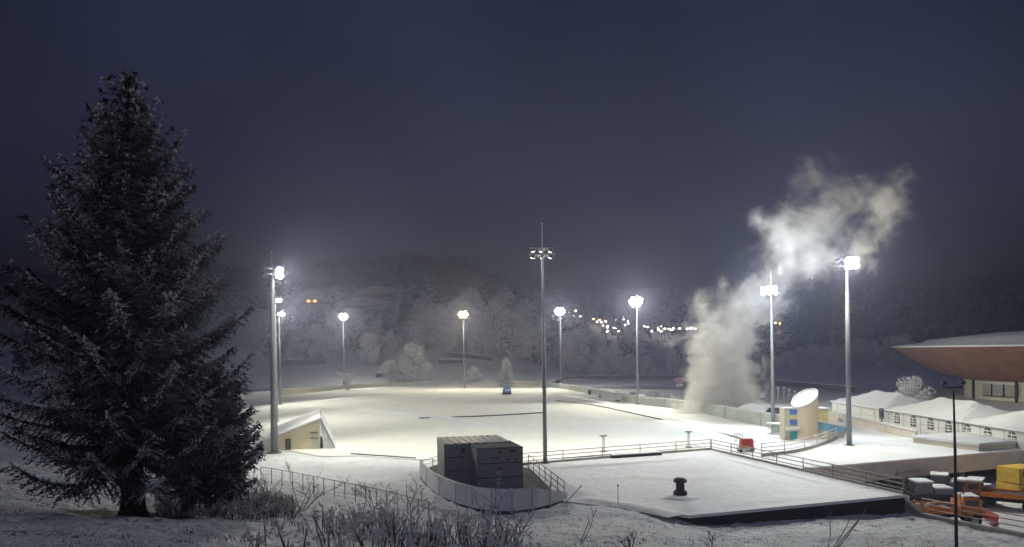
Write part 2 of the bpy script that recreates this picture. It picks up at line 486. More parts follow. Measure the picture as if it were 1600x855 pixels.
# ploughed ridges lying on the rink
def ridge(pts, w, h):
    mb = MB(); pts = smooth_path(pts, 6); k = len(pts)
    for i in range(k):
        d = (pts[min(i + 1, k - 1)] - pts[max(i - 1, 0)]).normalized(); n = Vector((-d.y, d.x, 0))
        e = math.sin(PI * min(i, k - 1 - i) / max(k - 1, 1)) ** .5 if i not in (0, k - 1) else 0.02
        j = 1 + .35 * mnoise.noise(Vector((i * .9, pts[i].x, 0)))
        for q in range(5):
            t = q / 4 * 2 - 1
            mb.v.append(tuple(pts[i] + n * t * w + Vector((0, 0, h * j * e * (1 - t * t) - .02))))
    for i in range(k - 1):
        for q in range(4):
            a = i * 5 + q; mb.f.append((a, a + 1, a + 6, a + 5))
    return mb
for pl, w, h in [([(880, 617), (930, 627), (1000, 643), (1090, 662), (1180, 684)], .9, .5),
                 ([(1030, 657), (1080, 668), (1130, 682)], 1.1, .45),
                 ([(560, 640), (620, 646), (700, 655), (760, 668)], 1.6, .5),
                 ([(760, 634), (860, 640), (960, 656)], 1.2, .22),
                 ([(480, 628), (560, 622), (640, 620)], 1.8, .35)]:
    o = ridge([P(a, b, -11.05) for a, b in pl], w, h).build('snow_ridge', M['snow_clean'], smooth=True)
    tag(o, 'ploughed snow ridge on the rink', None, None, 'structure')

for lab, pl_, h in [('low dark kerb between the oval and its outer lane', [(868, 626), (930, 634), (1010, 651), (1100, 671), (1180, 692)], .14),
                   ('thin dark edge across the infield of the oval', [(655, 654), (700, 652.5), (760, 650.5), (848, 645.5)], .16),
                   ('low edge of the oval between shed and platform', [(548, 709), (590, 712), (650, 716)], .07)]:
    pts = smooth_path([P(a, b_, -11.04) for a, b_ in pl_], 4)
    o = thing('ice_kerb', lab, 'kerb', pts[0])
    b = MB(); b.wall(pts, -11.1, .06 + h, .10); b.build('board', M['stone'], o)
    b = MB(); b.wall(pts, -11.037 + h, .05, .22); b.build('snow_cap', M['snow_clean'], o)

# haze: one even box of cold mist round everything
mb = MB(); mb.box((0, 645, 62), (2060, 1340, 160))
hm = bpy.data.materials.new('haze_air'); hm.use_nodes = True
nt = hm.node_tree; nt.nodes.clear()
pv = nt.nodes.new('ShaderNodeVolumePrincipled'); ho = nt.nodes.new('ShaderNodeOutputMaterial')
pv.inputs['Color'].default_value = (.155, .168, .235, 1); pv.inputs['Density'].default_value = HAZE; pv.inputs['Anisotropy'].default_value = .76
nt.links.new(pv.outputs[0], ho.inputs['Volume'])
haze = mb.build('haze', hm); tag(haze, 'thin freezing mist over the valley', None, None, 'stuff')

# ------------------------------------------------------------------ lamps on masts
COL = {'white': (1, .972, .825), 'warm': (1, .88, .66), 'cool': (.74, .88, 1.0), 'green': (.97, 1.0, .86)}
def mast(label, base, H, az, lens, power, tilt=32, rows=2, per=3, rm=.24, cone=150, rear=None, fs=1.0, rod=2.6, lit=None):
    """az: heading the lamps face, in radians from +Y towards +X"""
    t = thing('floodlight_mast', label, 'floodlight mast', base, 'floodlight masts round the rink')
    rot = Matrix.Rotation(-az, 3, 'Z'); b = Vector(base)
    def W(x, y, z): return rot @ Vector((x, y, z)) + b
    m = MB(); m.tube([W(0, 0, -.3), W(0, 0, H * .5), W(0, 0, H + .3)], [rm, rm * .8, rm * .5], 10); m.build('mast', M['mast'], t, True)
    m = MB(); m.tube([W(0, 0, 0), W(0, 0, .12)], [rm * 1.9, rm * 1.9], 10); m.build('base_plate', M['mast'], t)
    m = MB(); m.tube([W(0, 0, H + .3), W(0, 0, H + .3 + rod)], [.05, .03], 5)
    m.lathe(W(0, 0, H + .3 + rod), [(0, -.12), (.10, -.04), (.10, .04), (0, .12)], 8); m.build('lightning_rod', M['galv'], t)
    m = MB()
    for k in range(max(2, rows)):
        z = H - .1 + k * .62
        wd = (1.25 if k == 0 else 1.05) * fs
        m.tube([W(-wd, .25, z), W(wd, .25, z)], .05, 5); m.tube([W(-wd, -.25, z), W(wd, -.25, z)], .05, 5)
        m.tube([W(-wd, -.25, z), W(-wd, .25, z)], .05, 5); m.tube([W(wd, -.25, z), W(wd, .25, z)], .05, 5)
        m.box(W(0, 0, z), (.5, .5, .08), -az)
    m.tube([W(0, .25, H - .1), W(0, .25, H + .55)], .04, 5)
    m.tube([W(0, -.25, H - .1), W(0, -.25, H + .55)], .04, 5)
    m.build('head_frame', M['galv'], t)
    tl = R(-tilt)
    tm = rot @ Matrix.Rotation(tl, 3, 'X')
    for k in range(rows):
        pk = per if (rows < 3 or k == 1) else per - 1
        for i in range(pk):
            x = ((i / (pk - 1)) * 2 - 1 if pk > 1 else 0) * .86 * fs * (1 if pk == per else .56)
            on = power and (lit is None or i in lit)
            yy = .46 if on or not power else -.46
            t2 = tm if yy > 0 else rot @ Matrix.Rotation(PI, 3, 'Z') @ Matrix.Rotation(tl, 3, 'X')
            c = W(x, yy, H - .12 + k * .62)
            m = MB(); m.tube([c + t2 @ Vector((0, -.14, 0)), c + t2 @ Vector((0, .11, 0))], [.20 * fs, .33 * fs], 12); m.box(c + t2 @ Vector((0, -.16, 0)), (.36 * fs, .12, .28 * fs), M=t2)
            m.tube([c, W(x, .25 if yy > 0 else -.25, H - .1 + k * .62)], .035, 5)
            hb = m.build('floodlight', M['housing'], t)
            l = MB(); e0 = c + t2 @ Vector((0, .112, 0)); l.tube([e0, e0 + t2 @ Vector((0, .05, 0)), e0 + t2 @ Vector((0, .09, 0))], [.31 * fs, .29 * fs, .14 * fs], 14)
            l.build('lens', M['lens_' + lens] if on else M['lens_off'], hb)
    if power:
        ld = bpy.data.lights.new('lamp_or_fill_light', 'SPOT'); ld.energy = power * LAMP
        ld.color = COL['green'] if lens == 'green' else COL[lens]
        ld.spot_size = R(cone); ld.spot_blend = .45; ld.shadow_soft_size = .45
        lo = bpy.data.objects.new('lamp_or_fill_light', ld); C.objects.link(lo); lo.parent = t
        dirv = tm @ Vector((0, 1, 0))
        lo.location = W(0, .95, H + .2) - b
        lo.rotation_euler = dirv.to_track_quat('-Z', 'Y').to_euler()
        if rear:  # added rear spot to brighten smoke, tents and slope; no lit lens built
            ld2 = ld.copy(); ld2.energy = rear[2] * LAMP; ld2.spot_size = R(172); ld2.spot_blend = .6
            l2 = bpy.data.objects.new('lamp_or_fill_light', ld2); C.objects.link(l2); l2.parent = t
            l2.location = W(0, -.95, H + .2) - b
            l2.rotation_euler = Vector((rear[0] - b.x, rear[1] - b.y, rear[3] if len(rear) > 3 else 0)).normalized().to_track_quat('-Z', 'Y').to_euler()
    return t
def mast_at(label, pxb, pyb, pyt, target, lens, power, d=None, **k):
    b = P(pxb, pyb, -11.05) if d is None else Vector((ray(pxb, 560)[0] * d, d, -11.1))
    top = D(pxb, pyt, b.y).z
    az = math.atan2(target[0] - b.x, target[1] - b.y)
    return mast(label, b, top - b.z, az, lens, power, **k)
MASTS = [
 mast_at('dark floodlight mast in the middle with its lamps turned away from view', 852, 725, 396, (-4, 150), 'white', .95, cone=140, rm=.22),
 mast_at('tall grey floodlight mast with glaring lamps to the right of the tower', 1327, 697, 414, (22, 59), 'white', .98, cone=160, rm=.30, fs=1.15, per=4, lit=(0, 1), rear=(56, 104, 1.2, -4)),
 mast_at('floodlight mast with bluish lamps wrapped in the smoke', 1208, 670, 456, (10, 78), 'cool', .9, cone=155, rm=.26, rear=(40, 124, .75, 11)),
 mast_at('floodlight mast with bright lamps left of the smoke column', 997, 632, 475, (-8, 90), 'white', 1.2, fs=1.2, rear=(37, 124, 1.9, 5), rows=3, rm=.26, rod=1.5),
 mast_at('floodlight mast standing at the bend of the wall behind the dark mast', 877, 607, 489, (-18, 120), 'white', 1.5, fs=1.3, rows=3, rear=(24, 300, .8, -9), rm=.26, rod=1.2),
 mast_at('floodlight mast with yellowish lamps behind the far rink wall', 725, 597, 494, (-20, 120), 'warm', 1.5, fs=1.3, rows=3, rear=(-20, 300, .6, -8), d=226, rm=.26, rod=1.2),
 mast_at('floodlight mast behind the winged sculpture', 537, 597, 497, (-20, 130), 'white', 1.5, fs=1.15, rows=3, rear=(-64, 300, .6, -6), d=238, rm=.26, rod=1.2),
 mast_at('thick pale floodlight mast beside the spruce with a tall lightning rod', 427, 705, 428, (12, 74), 'white', .85, d=84, rm=.42, cone=150, tilt=28, fs=1.1, per=4, lit=(0, 1), rod=2.2),
 mast_at('second floodlight mast in the left row, just behind the thick pale one', 431, 650, 468, (16, 122), 'white', 1.0, d=123, rm=.25, rod=1.0, rows=1),
 mast_at('farthest floodlight mast of the left row, lowest lamps', 437, 640, 490, (4, 148), 'white', 1.2, d=165, rm=.25, rod=1.0, rows=1),
]

# ------------------------------------------------------------------ rink walls
def wall_thing(name, label, cat, pts, z, h, t, m, cap=True, capw=1.6, posts=None):
    q = thing(name, label, cat, (pts[0].x, pts[0].y, z))
    b = MB(); b.wall(pts, z - .25, (h + .25) if not isinstance(h, list) else [x + .25 for x in h], t); b.build('wall_panel', m, q)
    hs = h if isinstance(h, list) else [h] * len(pts)
    if cap:
        b = MB(); b.wall(pts, [z + x + .003 for x in hs], .14, t * capw); b.build('snow_cap', M['snow_clean'], q)
    if posts:
        b = MB(); acc = 0
        for i in range(1, len(pts)):
            acc += (pts[i] - pts[i - 1]).length
            if acc > posts:
                acc = 0; b.box((pts[i].x, pts[i].y, z + hs[i] / 2), (t * 1.5, t * 1.5, hs[i] + .3))
        b.build('post', M['galv'], q)
    return q
ws = smooth_path(WALL)
n_side = 4 * 7
hs = [1.9 - .7 * min(1, i / n_side) for i in range(len(ws))]
wall_thing('rink_wall', 'pale green padded wall along the right side of the oval', 'rink wall', ws[:n_side + 1], -11.05, hs[:n_side + 1], .22, M['boards_green'], posts=9)
fl = ws[n_side + 1:]
fh = [1.15] * 18 + [1.15 + .75 * min(1, i / 5) for i in range(max(len(fl) - 18, 0))]
wall_thing('rink_wall', 'low cream wall closing the far bend of the oval', 'rink wall', fl, -11.05, fh[:len(fl)], .25, M['boards'])
fw = smooth_path([P(a, b, -11.1) for a, b in [(862, 604), (872, 600), (882, 596), (920, 594), (1000, 592.5), (1090, 593.5), (1180, 600), (1260, 607), (1335, 614)]])
wall_thing('field_wall', 'long low dark wall with snowy top bounding the field behind the oval', 'wall', fw, -11.1, 1.5, .3, M['stone'], capw=2.4)

# ------------------------------------------------------------------ flat roofs and terraces
t = thing('flat_roof', 'big snow covered flat roof with a front face coloured black for shade', 'flat roof', (11, 60, -12.6))
b = MB(); b.prism(SLAB, -11.2, -10.995); b.build('snow_layer', M['snow_clean'], t)
cx = sum(p[0] for p in SLAB) / 5; cy = sum(p[1] for p in SLAB) / 5
b = MB(); b.prism([(cx + (x - cx) * .992, cy + (y - cy) * .992) for x, y in SLAB], -13.2, -11.203); b.build('wall', M['shade_black'], t)
TERR = [(25.55, 67.3), (75, 85.8), (75, 89.5), (19.2, 89.5)]
t = thing('terrace', 'long snow covered terrace with a beige front edge above parked machines', 'terrace', (45, 80, -14.5))
b = MB(); b.prism([(25.75, 67.5), (74.9, 85.9), (74.9, 89.4), (19.5, 89.4)], -11.06, -10.985); b.build('snow_layer', M['snow_clean'], t)
b = MB(); b.prism(TERR, -12.72, -11.063); fas = b.build('front_edge', M['fascia'], t)
b = MB(); b.wall([(15, 88.6), (74, 88.6)], -14.7, 2.0, .3); b.build('back_wall', M['shade_black'], t)
b = MB()
for q in range(6):
    x = 31 + q * 7.5; y = 67.3 + (x - 25.5) * .374 + 1.6
    b.box((x, y, -13.6), (.5, .5, 1.8))
b.build('pillar', M['concrete'], t)
# faded mark on the front edge
A = Vector((25.55, 67.3)); Bv = Vector((75, 85.8)); dv = (Bv - A).normalized(); nv = Vector((dv.y, -dv.x))
def on_fascia(px, py):
    a = ray(px, py); k = (A.x * nv.x + A.y * nv.y + .012) / (a[0] * nv.x + nv.y)
    return Vector((a[0] * k, k, a[2] * k))
M['faded'] = mat('faded_orange_print', (.50, .37, .25), .8, noise=.4, nscale=6)
b = MB()
b.quad(on_fascia(1398, 743.5), on_fascia(1405, 742.8), on_fascia(1402.5, 733))
for x0, x1, y0, y1 in [(1407, 1411, 738, 741), (1412, 1413.2, 735, 741), (1415, 1416.2, 735, 741), (1420, 1424, 735.5, 738), (1425, 1430, 734.5, 737), (1431, 1438, 735, 737.5), (1421, 1437, 739, 739.8)]:
    b.quad(on_fascia(x0, y1), on_fascia(x1, y1 - .4), on_fascia(x1, y0 - .4), on_fascia(x0, y0))
b.build('faded_emblem', M['faded'], t, fix=False)

# retaining wall beside the yard
ys = [88, 80, 70, 60, 55.6, 54, 50, 46, 42, 38, 34, 30]
tops = []
for y in ys:
    tops.append(-12.75 if y > 82 else (-11.3 if y > 55 else gz(float(side_x(y)) - .5, y) + .22))
t = thing('retaining_wall', 'concrete retaining wall between the snowy slope and the machine yard', 'retaining wall', (float(side_x(50)), 50, -14.5))
b = MB(); b.wall([(float(side_x(y)) + .30, y) for y in ys], [-15.0] * len(ys), [q + 15.0 for q in tops], .34); b.build('wall', M['concrete'], t)

def railing(label, pts, heights, r, m, post_every, pm=None, kerb=None, kerb_m=None, group=None, over=0.0, name='railing', posts=True):
    pts = [Vector(p) for p in pts]
    t = thing(name, label, 'railing', pts[0], group)
    b = MB()
    for h in heights:
        pp = [p + Vector((0, 0, h)) for p in pts]
        if over: pp.append(pp[-1] + (pts[-1] - pts[-2]).normalized() * over)
        b.tube(pp, r, 6)
    b.build('rail', m, t, True)
    if posts:
        acc = post_every; b = None
        for i in range(len(pts) - 1):
            L = (pts[i + 1] - pts[i]).length; s = 0
            k = max(1, round(L / post_every)) if len(pts) < 4 else 1
            for j in range(k):
                if len(pts) >= 4:
                    acc += L
                    if acc < post_every: continue
                    acc = 0
                q = pts[i].lerp(pts[i + 1], j / k)
                b = MB(); b.tube([q - Vector((0, 0, .1)), q + Vector((0, 0, max(heights) + .02))], r * 1.1, 6); b.build('post', pm or m, t)
        q = pts[-1]; b = MB(); b.tube([q - Vector((0, 0, .1)), q + Vector((0, 0, max(heights) + .02))], r * 1.1, 6); b.build('post', pm or m, t)
    if kerb:
        b = MB(); b.wall(pts, [p.z - .05 for p in pts], kerb + .05, .16); b.build('kerb', kerb_m or M['concrete'], t)
    return t
a0 = P(815, 727, ZR); a1 = P(1110, 703, ZR); a2 = P(1412, 772, ZR)
railing('brown railing along the back edge of the big flat roof', [a0, a1], (.38, .75, 1.12), .040, M['rail_brown'], 4.2, kerb=.22, kerb_m=M['concrete'])
railing('brown railing down the right edge of the big flat roof', [a1 + Vector((.1, -.1, 0)), a2], (.38, .75, 1.12), .045, M['rail_brown'], 4.0, kerb=.18, kerb_m=M['concrete'], over=.3)
yr = [Vector((float(side_x(y)) + .30, y, tq)) for y, tq in zip(ys, tops) if y < 55]
M['rail_red'] = mat('reddish_rail', (.42, .24, .20), .6, .2, noise=.2)
railing('reddish railing on the wall above the machine yard', yr, (.35, .7, 1.05), .04, M['rail_red'], 3.5)
cr = smooth_path([P(a, bq, ZR) for a, bq in [(1190, 714), (1235, 709), (1270, 701), (1298, 691), (1315, 681), (1322, 670), (1316, 660), (1302, 654), (1282, 650)]], 5)
railing('curved white railing sweeping round the tower at the end of the oval', cr, (.55, .95, 1.35), .05, M['rail_white'], 3.2, kerb=.35, kerb_m=M['concrete'])
# black strip painted in for the shadow gap under a snow lip
t = tag(thing('shadow_gap', 'black strip standing in for the shadow gap under a snow lip behind the roof railing', 'shadow gap', P(990, 714, ZR)))
g0 = P(955, 716, ZR); g1 = P(1032, 711, ZR)
b = MB(); b.wall([g0, g1], -11.0, .30, .5); b.build('shadow_strip', M['black'], t)
b = MB(); b.wall([g0 + Vector((0, .1, 0)), g1 + Vector((0, .1, 0))], -10.697, .09, .9); b.build('snow_lip', M['snow_clean'], t)

for pl_, w, h in [([P(850, 733, -10.99), P(930, 727, -10.99), P(1020, 721, -10.99), P(1100, 714, -10.99)], .9, .16), ([P(900, 778, -10.99), P(960, 786, -10.99), P(1020, 797, -10.99), P(1060, 805, -10.99)], 1.0, .2),
                 ([P(1040, 777, -10.99), P(1064, 780, -10.99), P(1095, 776, -10.99)], .7, .16), ([P(980, 742, -10.99), P(1060, 748, -10.99), P(1150, 744, -10.99)], 1.4, .09), ([P(1120, 712, -10.99), P(1210, 736, -10.99), P(1300, 758, -10.99)], .6, .14), ([P(1120, 790, -10.99), P(1200, 781, -10.99), P(1290, 777, -10.99)], 1.2, .07)]:
    o = ridge(pl_, w, h).build('snow_drift', M['snow_clean'], bpy.data.objects['flat_roof'], True)
# roof vent
v = P(1063, 773, ZR)
t = thing('roof_vent', 'black capped ventilation chimney on the flat roof', 'vent', v)
b = MB(); b.lathe(v, [(0, -.1), (.52, -.1), (.52, .22), (.44, .32), (.34, .34), (.32, .95), (0, .95)], 12); b.build('stack', M['black'], t)
b = MB(); b.lathe(v, [(0, 1.0), (.5, .95), (.5, 1.12), (.3, 1.28), (0, 1.3)], 12)
b.tube([v + Vector((.2, 0, .9)), v + Vector((.2, 0, 1.05))], .04, 4); b.tube([v + Vector((-.2, 0, .9)), v + Vector((-.2, 0, 1.05))], .04, 4)
cp = b.build('cap', M['black'], t)
b = MB(); b.lathe(v, [(0, 1.36), (.26, 1.34), (.3, 1.283), (0, 1.302)], 10); b.build('snow_cap', M['snow_clean'], t)

# ------------------------------------------------------------------ ventilation units on the curved platform
base_px = [(657, 746), (664, 757), (676, 769), (692, 779), (712, 788), (738, 796), (768, 800.5), (800, 801.5), (832, 798), (860, 791), (886, 783)]
BP = [P(a, q, -11.15) for a, q in base_px]
t = thing('platform', 'rounded platform coloured black for the shade under it, carrying the two ventilation units', 'platform', (-1, 60, -11.5))
back = [P(886, 760, -11.15), P(850, 735, -11.15), P(700, 722, -11.15), P(660, 735, -11.15)]
b = MB(); b.prism([(p.x, p.y) for p in BP] + [(p.x, p.y) for p in back], -11.75, -11.05); b.build('deck', M['black'], t)  # black stands in for the under-shadow below the barrier
t = thing('curved_barrier', 'curved barrier of grey metal panels round the ventilation units', 'barrier', BP[6])
bs = smooth_path(BP, 3)
nn = len(bs)
k = 0
seg = [0, 4, 8, 12, 15, 18, 21, 24, 27, nn - 1]
PM2 = [M['panel'], mat('barrier_panel_bluish', (.58, .62, .74), .45, 0, noise=.2, nscale=1), mat('barrier_panel_light', (.78, .78, .78), .55, 0, noise=.2, nscale=1)]
for i in range(len(seg) - 1):
    pts = bs[seg[i]:seg[i + 1] + 1]
    h = [1.5 if j < nn - 7 else 1.5 - 1.0 * (j - (nn - 7)) / 6 for j in range(seg[i], seg[i + 1] + 1)]
    if len(pts) < 2: continue
    b = MB(); b.wall(pts, -11.0, h, .06); b.build('panel', PM2[[0, 2, 0, 0, 2, 1, 0, 0, 0][i]], t)
    p = pts[0]
    b = MB(); b.tube([p + Vector((0, -.06, -.2)), p + Vector((0, -.06, 1.60))], .05, 6); b.build('post', M['galv'], t)
b = MB(); b.tube([p + Vector((0, 0, 1.57 + .08)) for p in bs[:nn - 6]], .035, 5); b.build('top_rail', M['galv'], t)
ir = [P(a, q, -11.05) for a, q in [(662, 742), (680, 738), (694, 734)]]
railing('short white railing left of the tall ventilation unit', [P(660, 741, -11.05), P(676, 735, -11.05), P(700, 729, -11.05)], (.4, .8, 1.2), .035, M['rail_white'], 2.5)
railing('brown stair railing dropping right of the ventilation units to the slope', [P(826, 735, -11.05), P(852, 757, -11.2), P(882, 783, -11.3)], (.5, 1.0, 1.45), .035, M['rail_brown'], 2.4)

def vent_unit(label, corner_l, corner_r, depth, zt, tiers, left_light, ribs):
    """corner_l / corner_r: foot of the front face; depth goes away from the viewer"""
    A = Vector(corner_l); Bc = Vector(corner_r); ax = (Bc - A).normalized(); w = (Bc - A).length
    ay = Vector((-ax.y, ax.x, 0)); rz = math.atan2(ax.y, ax.x)
    t = thing('ventilation_unit', label, 'ventilation unit', (A + Bc) / 2)
    H = zt - A.z; n = len(tiers)
    z = A.z
    for i, f in enumerate(tiers):
        h = H * f
        c = A + ax * (w / 2) + ay * (depth / 2); c.z = z + h / 2 + (.04 if i else 0)
        b = MB(); b.box(c, (w, depth, h - (.08 if i else .0)), rz); b.build('module', M['unit'], t)
        if i:
            c2 = c.copy(); c2.z = z; b = MB(); b.box(c2, (w - .12, depth - .12, .10), rz); b.build('seam', M['unit_seam'], t)
        z += h
    c = A + ax * (w / 2) + ay * (depth / 2)
    b = MB()
    b.box((c.x, c.y, zt + .05), (w + .06, depth + .06, .07), rz)
    for i in range(ribs):
        q = A + ax * (w * (i + .5) / ribs) + ay * (depth / 2)
        b.box((q.x, q.y, zt + .115), (w / ribs * .45, depth, .06), rz)
    b.build('ribbed_roof', M['unit_light'] if left_light else M['concrete_dark'], t)
    return t, A, ax, ay, rz
def pl(px, d): return Vector((ray(px, 700)[0] * d, d, -11.04))
t, A1, ax, ay, rz = vent_unit('larger ventilation unit, taller and farther left on the rounded platform', pl(694, 62.0), pl(797, 63.2), 5.2, -7.75, (.33, .34, .33), True, 9)
def plate(A, ax, u, z, w, h, m, parent, name='label_plate'):
    c = A + ax * u; c.z = z
    nrm = Vector((ax.y, -ax.x, 0)); b = MB(); b.box(c + nrm * .02, (w, .03, h), math.atan2(ax.y, ax.x)); b.build(name, m, parent)
M['mark'] = mat('dark_print', (.03, .03, .035), .6)
plate(A1, ax, 1.6, -8.25, .28, .36, M['mark'], t)
t, A1, ax, ay, rz = vent_unit('smaller ventilation unit with a dark ribbed roof in front of the taller one', pl(745, 59.5), pl(817, 60.4), 4.2, -7.85, (.27, .36, .37), False, 12)
plate(A1, ax, 1.9, -8.1, .2, .28, M['mark'], t); plate(A1, ax, 2.95, -8.08, .55, .18, M['mark'], t)
plate(A1, ax, 1.45, -8.55, .7, .1, M['mark'], t); plate(A1, ax, 2.6, -8.72, .16, .16, M['mark'], t); plate(A1, ax, 3.2, -8.72, .16, .16, M['mark'], t)
plate(A1, ax, 1.9, -9.45, .2, .3, M['mark'], t)

# ------------------------------------------------------------------ cream shed beside the spruce
dS = 86.0
gl = Vector((ray(420, 700)[0] * dS, dS, -11.3)); gr = Vector((ray(497, 700)[0] * dS, dS + 1.0, -11.3))
t = thing('cream_shed', 'cream shed with a snow covered lopsided roof at the left end of the oval', 'shed', gl)
zl = D(420, 688, dS).z; zr = D(497, 657, dS).z; dep = Vector((-3.4, 13.0, 0))
rt = gr + Vector((1.5, .4, 0))
b = MB(); b.extrude([gl, gr, Vector((gr.x, gr.y, zr)), Vector((gl.x, gl.y, zl))], dep); b.build('wall', M['cream'], t)
up = Vector((0, 0, .14))
def slab(p0, p1, dep, th, over=.25):
    d = (p1 - p0).normalized(); b = MB()
    n = Vector((0, 0, 1))
    q0 = p0 - d * over - dep.normalized() * over; q1 = p1 - dep.normalized() * over
    b.extrude([q0, q1, q1 + Vector((0, 0, th)), q0 + Vector((0, 0, th))], dep + dep.normalized() * over * 2); return b
pL = Vector((gl.x, gl.y, zl + .02)); pR = Vector((gr.x, gr.y, zr + .02))
slab(pL, pR, dep, .07).build('roof', M['concrete'], t)
slab(pL + Vector((0, 0, .073)), pR + Vector((0, 0, .073)), dep, .2).build('roof_snow', M['snow_clean'], t)
rb = Vector((rt.x, rt.y - .6, -11.25))
b = MB(); b.extrude([Vector((gr.x + .02, gr.y, zr)), Vector((gr.x + .15, gr.y, zr + .22)), Vector((rb.x + .3, rb.y, -10.9)), rb, Vector((gr.x + .35, gr.y, -11.25))], dep); b.build('sloping_flank', M['snow_clean'], t)
b = MB(); b.tube([Vector((gr.x + .1, gr.y - .1, zr + .22)), Vector((rb.x + .25, rb.y - .1, -10.85))], .07, 5); b.build('edge_trim', M['concrete'], t)
def on_wall(px, py): return D(px, py, dS + .3)
c = on_wall(450, 695); b = MB(); b.box((c.x, gl.y + .35, c.z + .05), (.65, .12, 1.3)); b.build('door', M['stone'], t)
c = on_wall(489, 690); b = MB(); b.box((c.x, gr.y - .12, c.z), (.8, .1, 2.2)); wd = b.build('shutter', mat('pale_shutter', (.50, .50, .42), .7), t)
b = MB()
for q in (-.95, .35, .95): b.box((c.x, gr.y - .2, c.z + q), (1.0, .05, .08))
b.build('louvre', M['stone'], wd)

# ------------------------------------------------------------------ judges' tower
tb = P(1258, 686, ZR)
t = thing('judges_tower', 'cream round tower with a slanted white top and blue and yellow side panels', 'tower', tb)
n = 40; r = 1.5; ang = math.atan2(.55, .85)
b = MB(); bt = []; tp = []
for i in range(n):
    a = 2 * PI * i / n
    z = 4.95 + 1.05 * math.cos(a - ang)
    bt.append((tb.x + r * math.cos(a), tb.y + r * math.sin(a), tb.z - .2)); tp.append((tb.x + r * math.cos(a), tb.y + r * math.sin(a), tb.z + z))
b.add(bt + tp, [(i, (i + 1) % n, n + (i + 1) % n, n + i) for i in range(n)])
b.build('shaft', mat('tower_cream', (.82, .70, .50), .75, noise=.1, nscale=.6), t, True)
b = MB(); b.quad(*[(x, y, z - .12) for x, y, z in tp]); b.build('slanted_top', M['snow_clean'], t)
b = MB(); b.add([(tb.x + (x - tb.x) * 1.02, tb.y + (y - tb.y) * 1.02, z - .14) for x, y, z in tp] + [(tb.x + (x - tb.x) * 1.02, tb.y + (y - tb.y) * 1.02, z + .03) for x, y, z in tp] + [(tb.x + (x - tb.x) * .94, tb.y + (y - tb.y) * .94, z + .03) for x, y, z in tp] + [(tb.x + (x - tb.x) * .94, tb.y + (y - tb.y) * .94, z - .14) for x, y, z in tp],
    [(i, (i + 1) % n, n + (i + 1) % n, n + i) for i in range(n)] + [(n + i, n + (i + 1) % n, 2 * n + (i + 1) % n, 2 * n + i) for i in range(n)] + [(2 * n + i, 2 * n + (i + 1) % n, 3 * n + (i + 1) % n, 3 * n + i) for i in range(n)])
b.build('rim', M['white'], t)
wx = tb.x - 1.9
b = MB(); b.box((wx, tb.y, tb.z + 1.75), (1.7, 1.6, 3.9)); b.build('side_wing', M['cream_pale'], t)
b = MB(); b.box((wx, tb.y, tb.z + 3.76), (1.85, 1.75, .12)); b.build('wing_roof_snow', M['snow_clean'], t)
for z, h, m, nm in [(3.3, .55, 'blue', 'blue_panel'), (2.72, .42, 'yellow_pale', 'yellow_panel'), (2.1, .62, 'blue', 'blue_panel'), (.5, 1.0, 'teal', 'teal_door')]:
    b = MB(); b.box((wx + .3, tb.y - .82, tb.z + z), (1.0, .06, h)); b.build(nm, M[m], t)
b = MB(); b.box((wx + .05, tb.y - 1.1, tb.z + 1.35), (1.5, .6, .3)); b.build('canopy', M['snow_clean'], t)
b = MB(); b.box((tb.x + 1.9, tb.y + .5, tb.z + 2.6), (1.6, 1.6, 1.9)); b.build('right_wing', M['yellow_pale'], t)
b = MB(); b.box((tb.x + 1.95, tb.y + .5, tb.z + 3.62), (1.75, 1.75, .14)); b.build('wing_roof_snow', M['snow_clean'], t)
b = MB(); b.box((tb.x + 1.6, tb.y + .9, tb.z + .8), (.9, .9, 1.6)); b.build('lower_block', M['concrete'], t)
rw = smooth_path([P(1276, 686, ZR), P(1292, 687, ZR), P(1306, 686, ZR), P(1316, 683, ZR), P(1319, 678, ZR)], 4)
t = thing('curved_ramp_wall', 'curved ramp wall with a light blue band right of the tower', 'wall', rw[0])
k = len(rw); hh = [2.35 - 1.35 * i / (k - 1) for i in range(k)]
b = MB(); b.wall(rw, ZR - .1, [h * .5 + .1 for h in hh], .2); b.build('lower_wall', M['cream_pale'], t)
b = MB(); b.wall(rw, [ZR + h * .5 + .003 for h in hh], [h * .5 - .1 for h in hh], .22); b.build('blue_band', M['sky_blue'], t)
b = MB(); b.wall(rw, [ZR + h - .095 for h in hh], .1, .3); b.build('snow_cap', M['snow_clean'], t)

# covered bench shelter left of the tower
c = P(1226, 678, ZR)
t = thing('glass_shelter', 'low glazed shelter standing on the rink edge left of the tower', 'shelter', c)
b = MB(); b.box(c + Vector((0, .6, 1.2)), (3.6, 1.7, .1)); b.box(c + Vector((0, .6, 1.3)), (3.7, 1.8, .09)); b.build('roof', M['snow_clean'], t)
for i in range(3):
    b = MB(); b.box(c + Vector((-1.15 + 1.15 * i, 0, .6)), (1.05, .04, 1.0)); b.build('pane', mat('shelter_glass', (.38, .45, .46), .15, noise=.4, nscale=2) if i == 0 else bpy.data.materials['shelter_glass'], t)
for sx in (-1.7, 1.7):
    for sy in (0, 1.2):
        b = MB(); b.tube([c + Vector((sx, sy, -.05)), c + Vector((sx, sy, 1.2))], .05, 5); b.build('post', M['galv'], t)

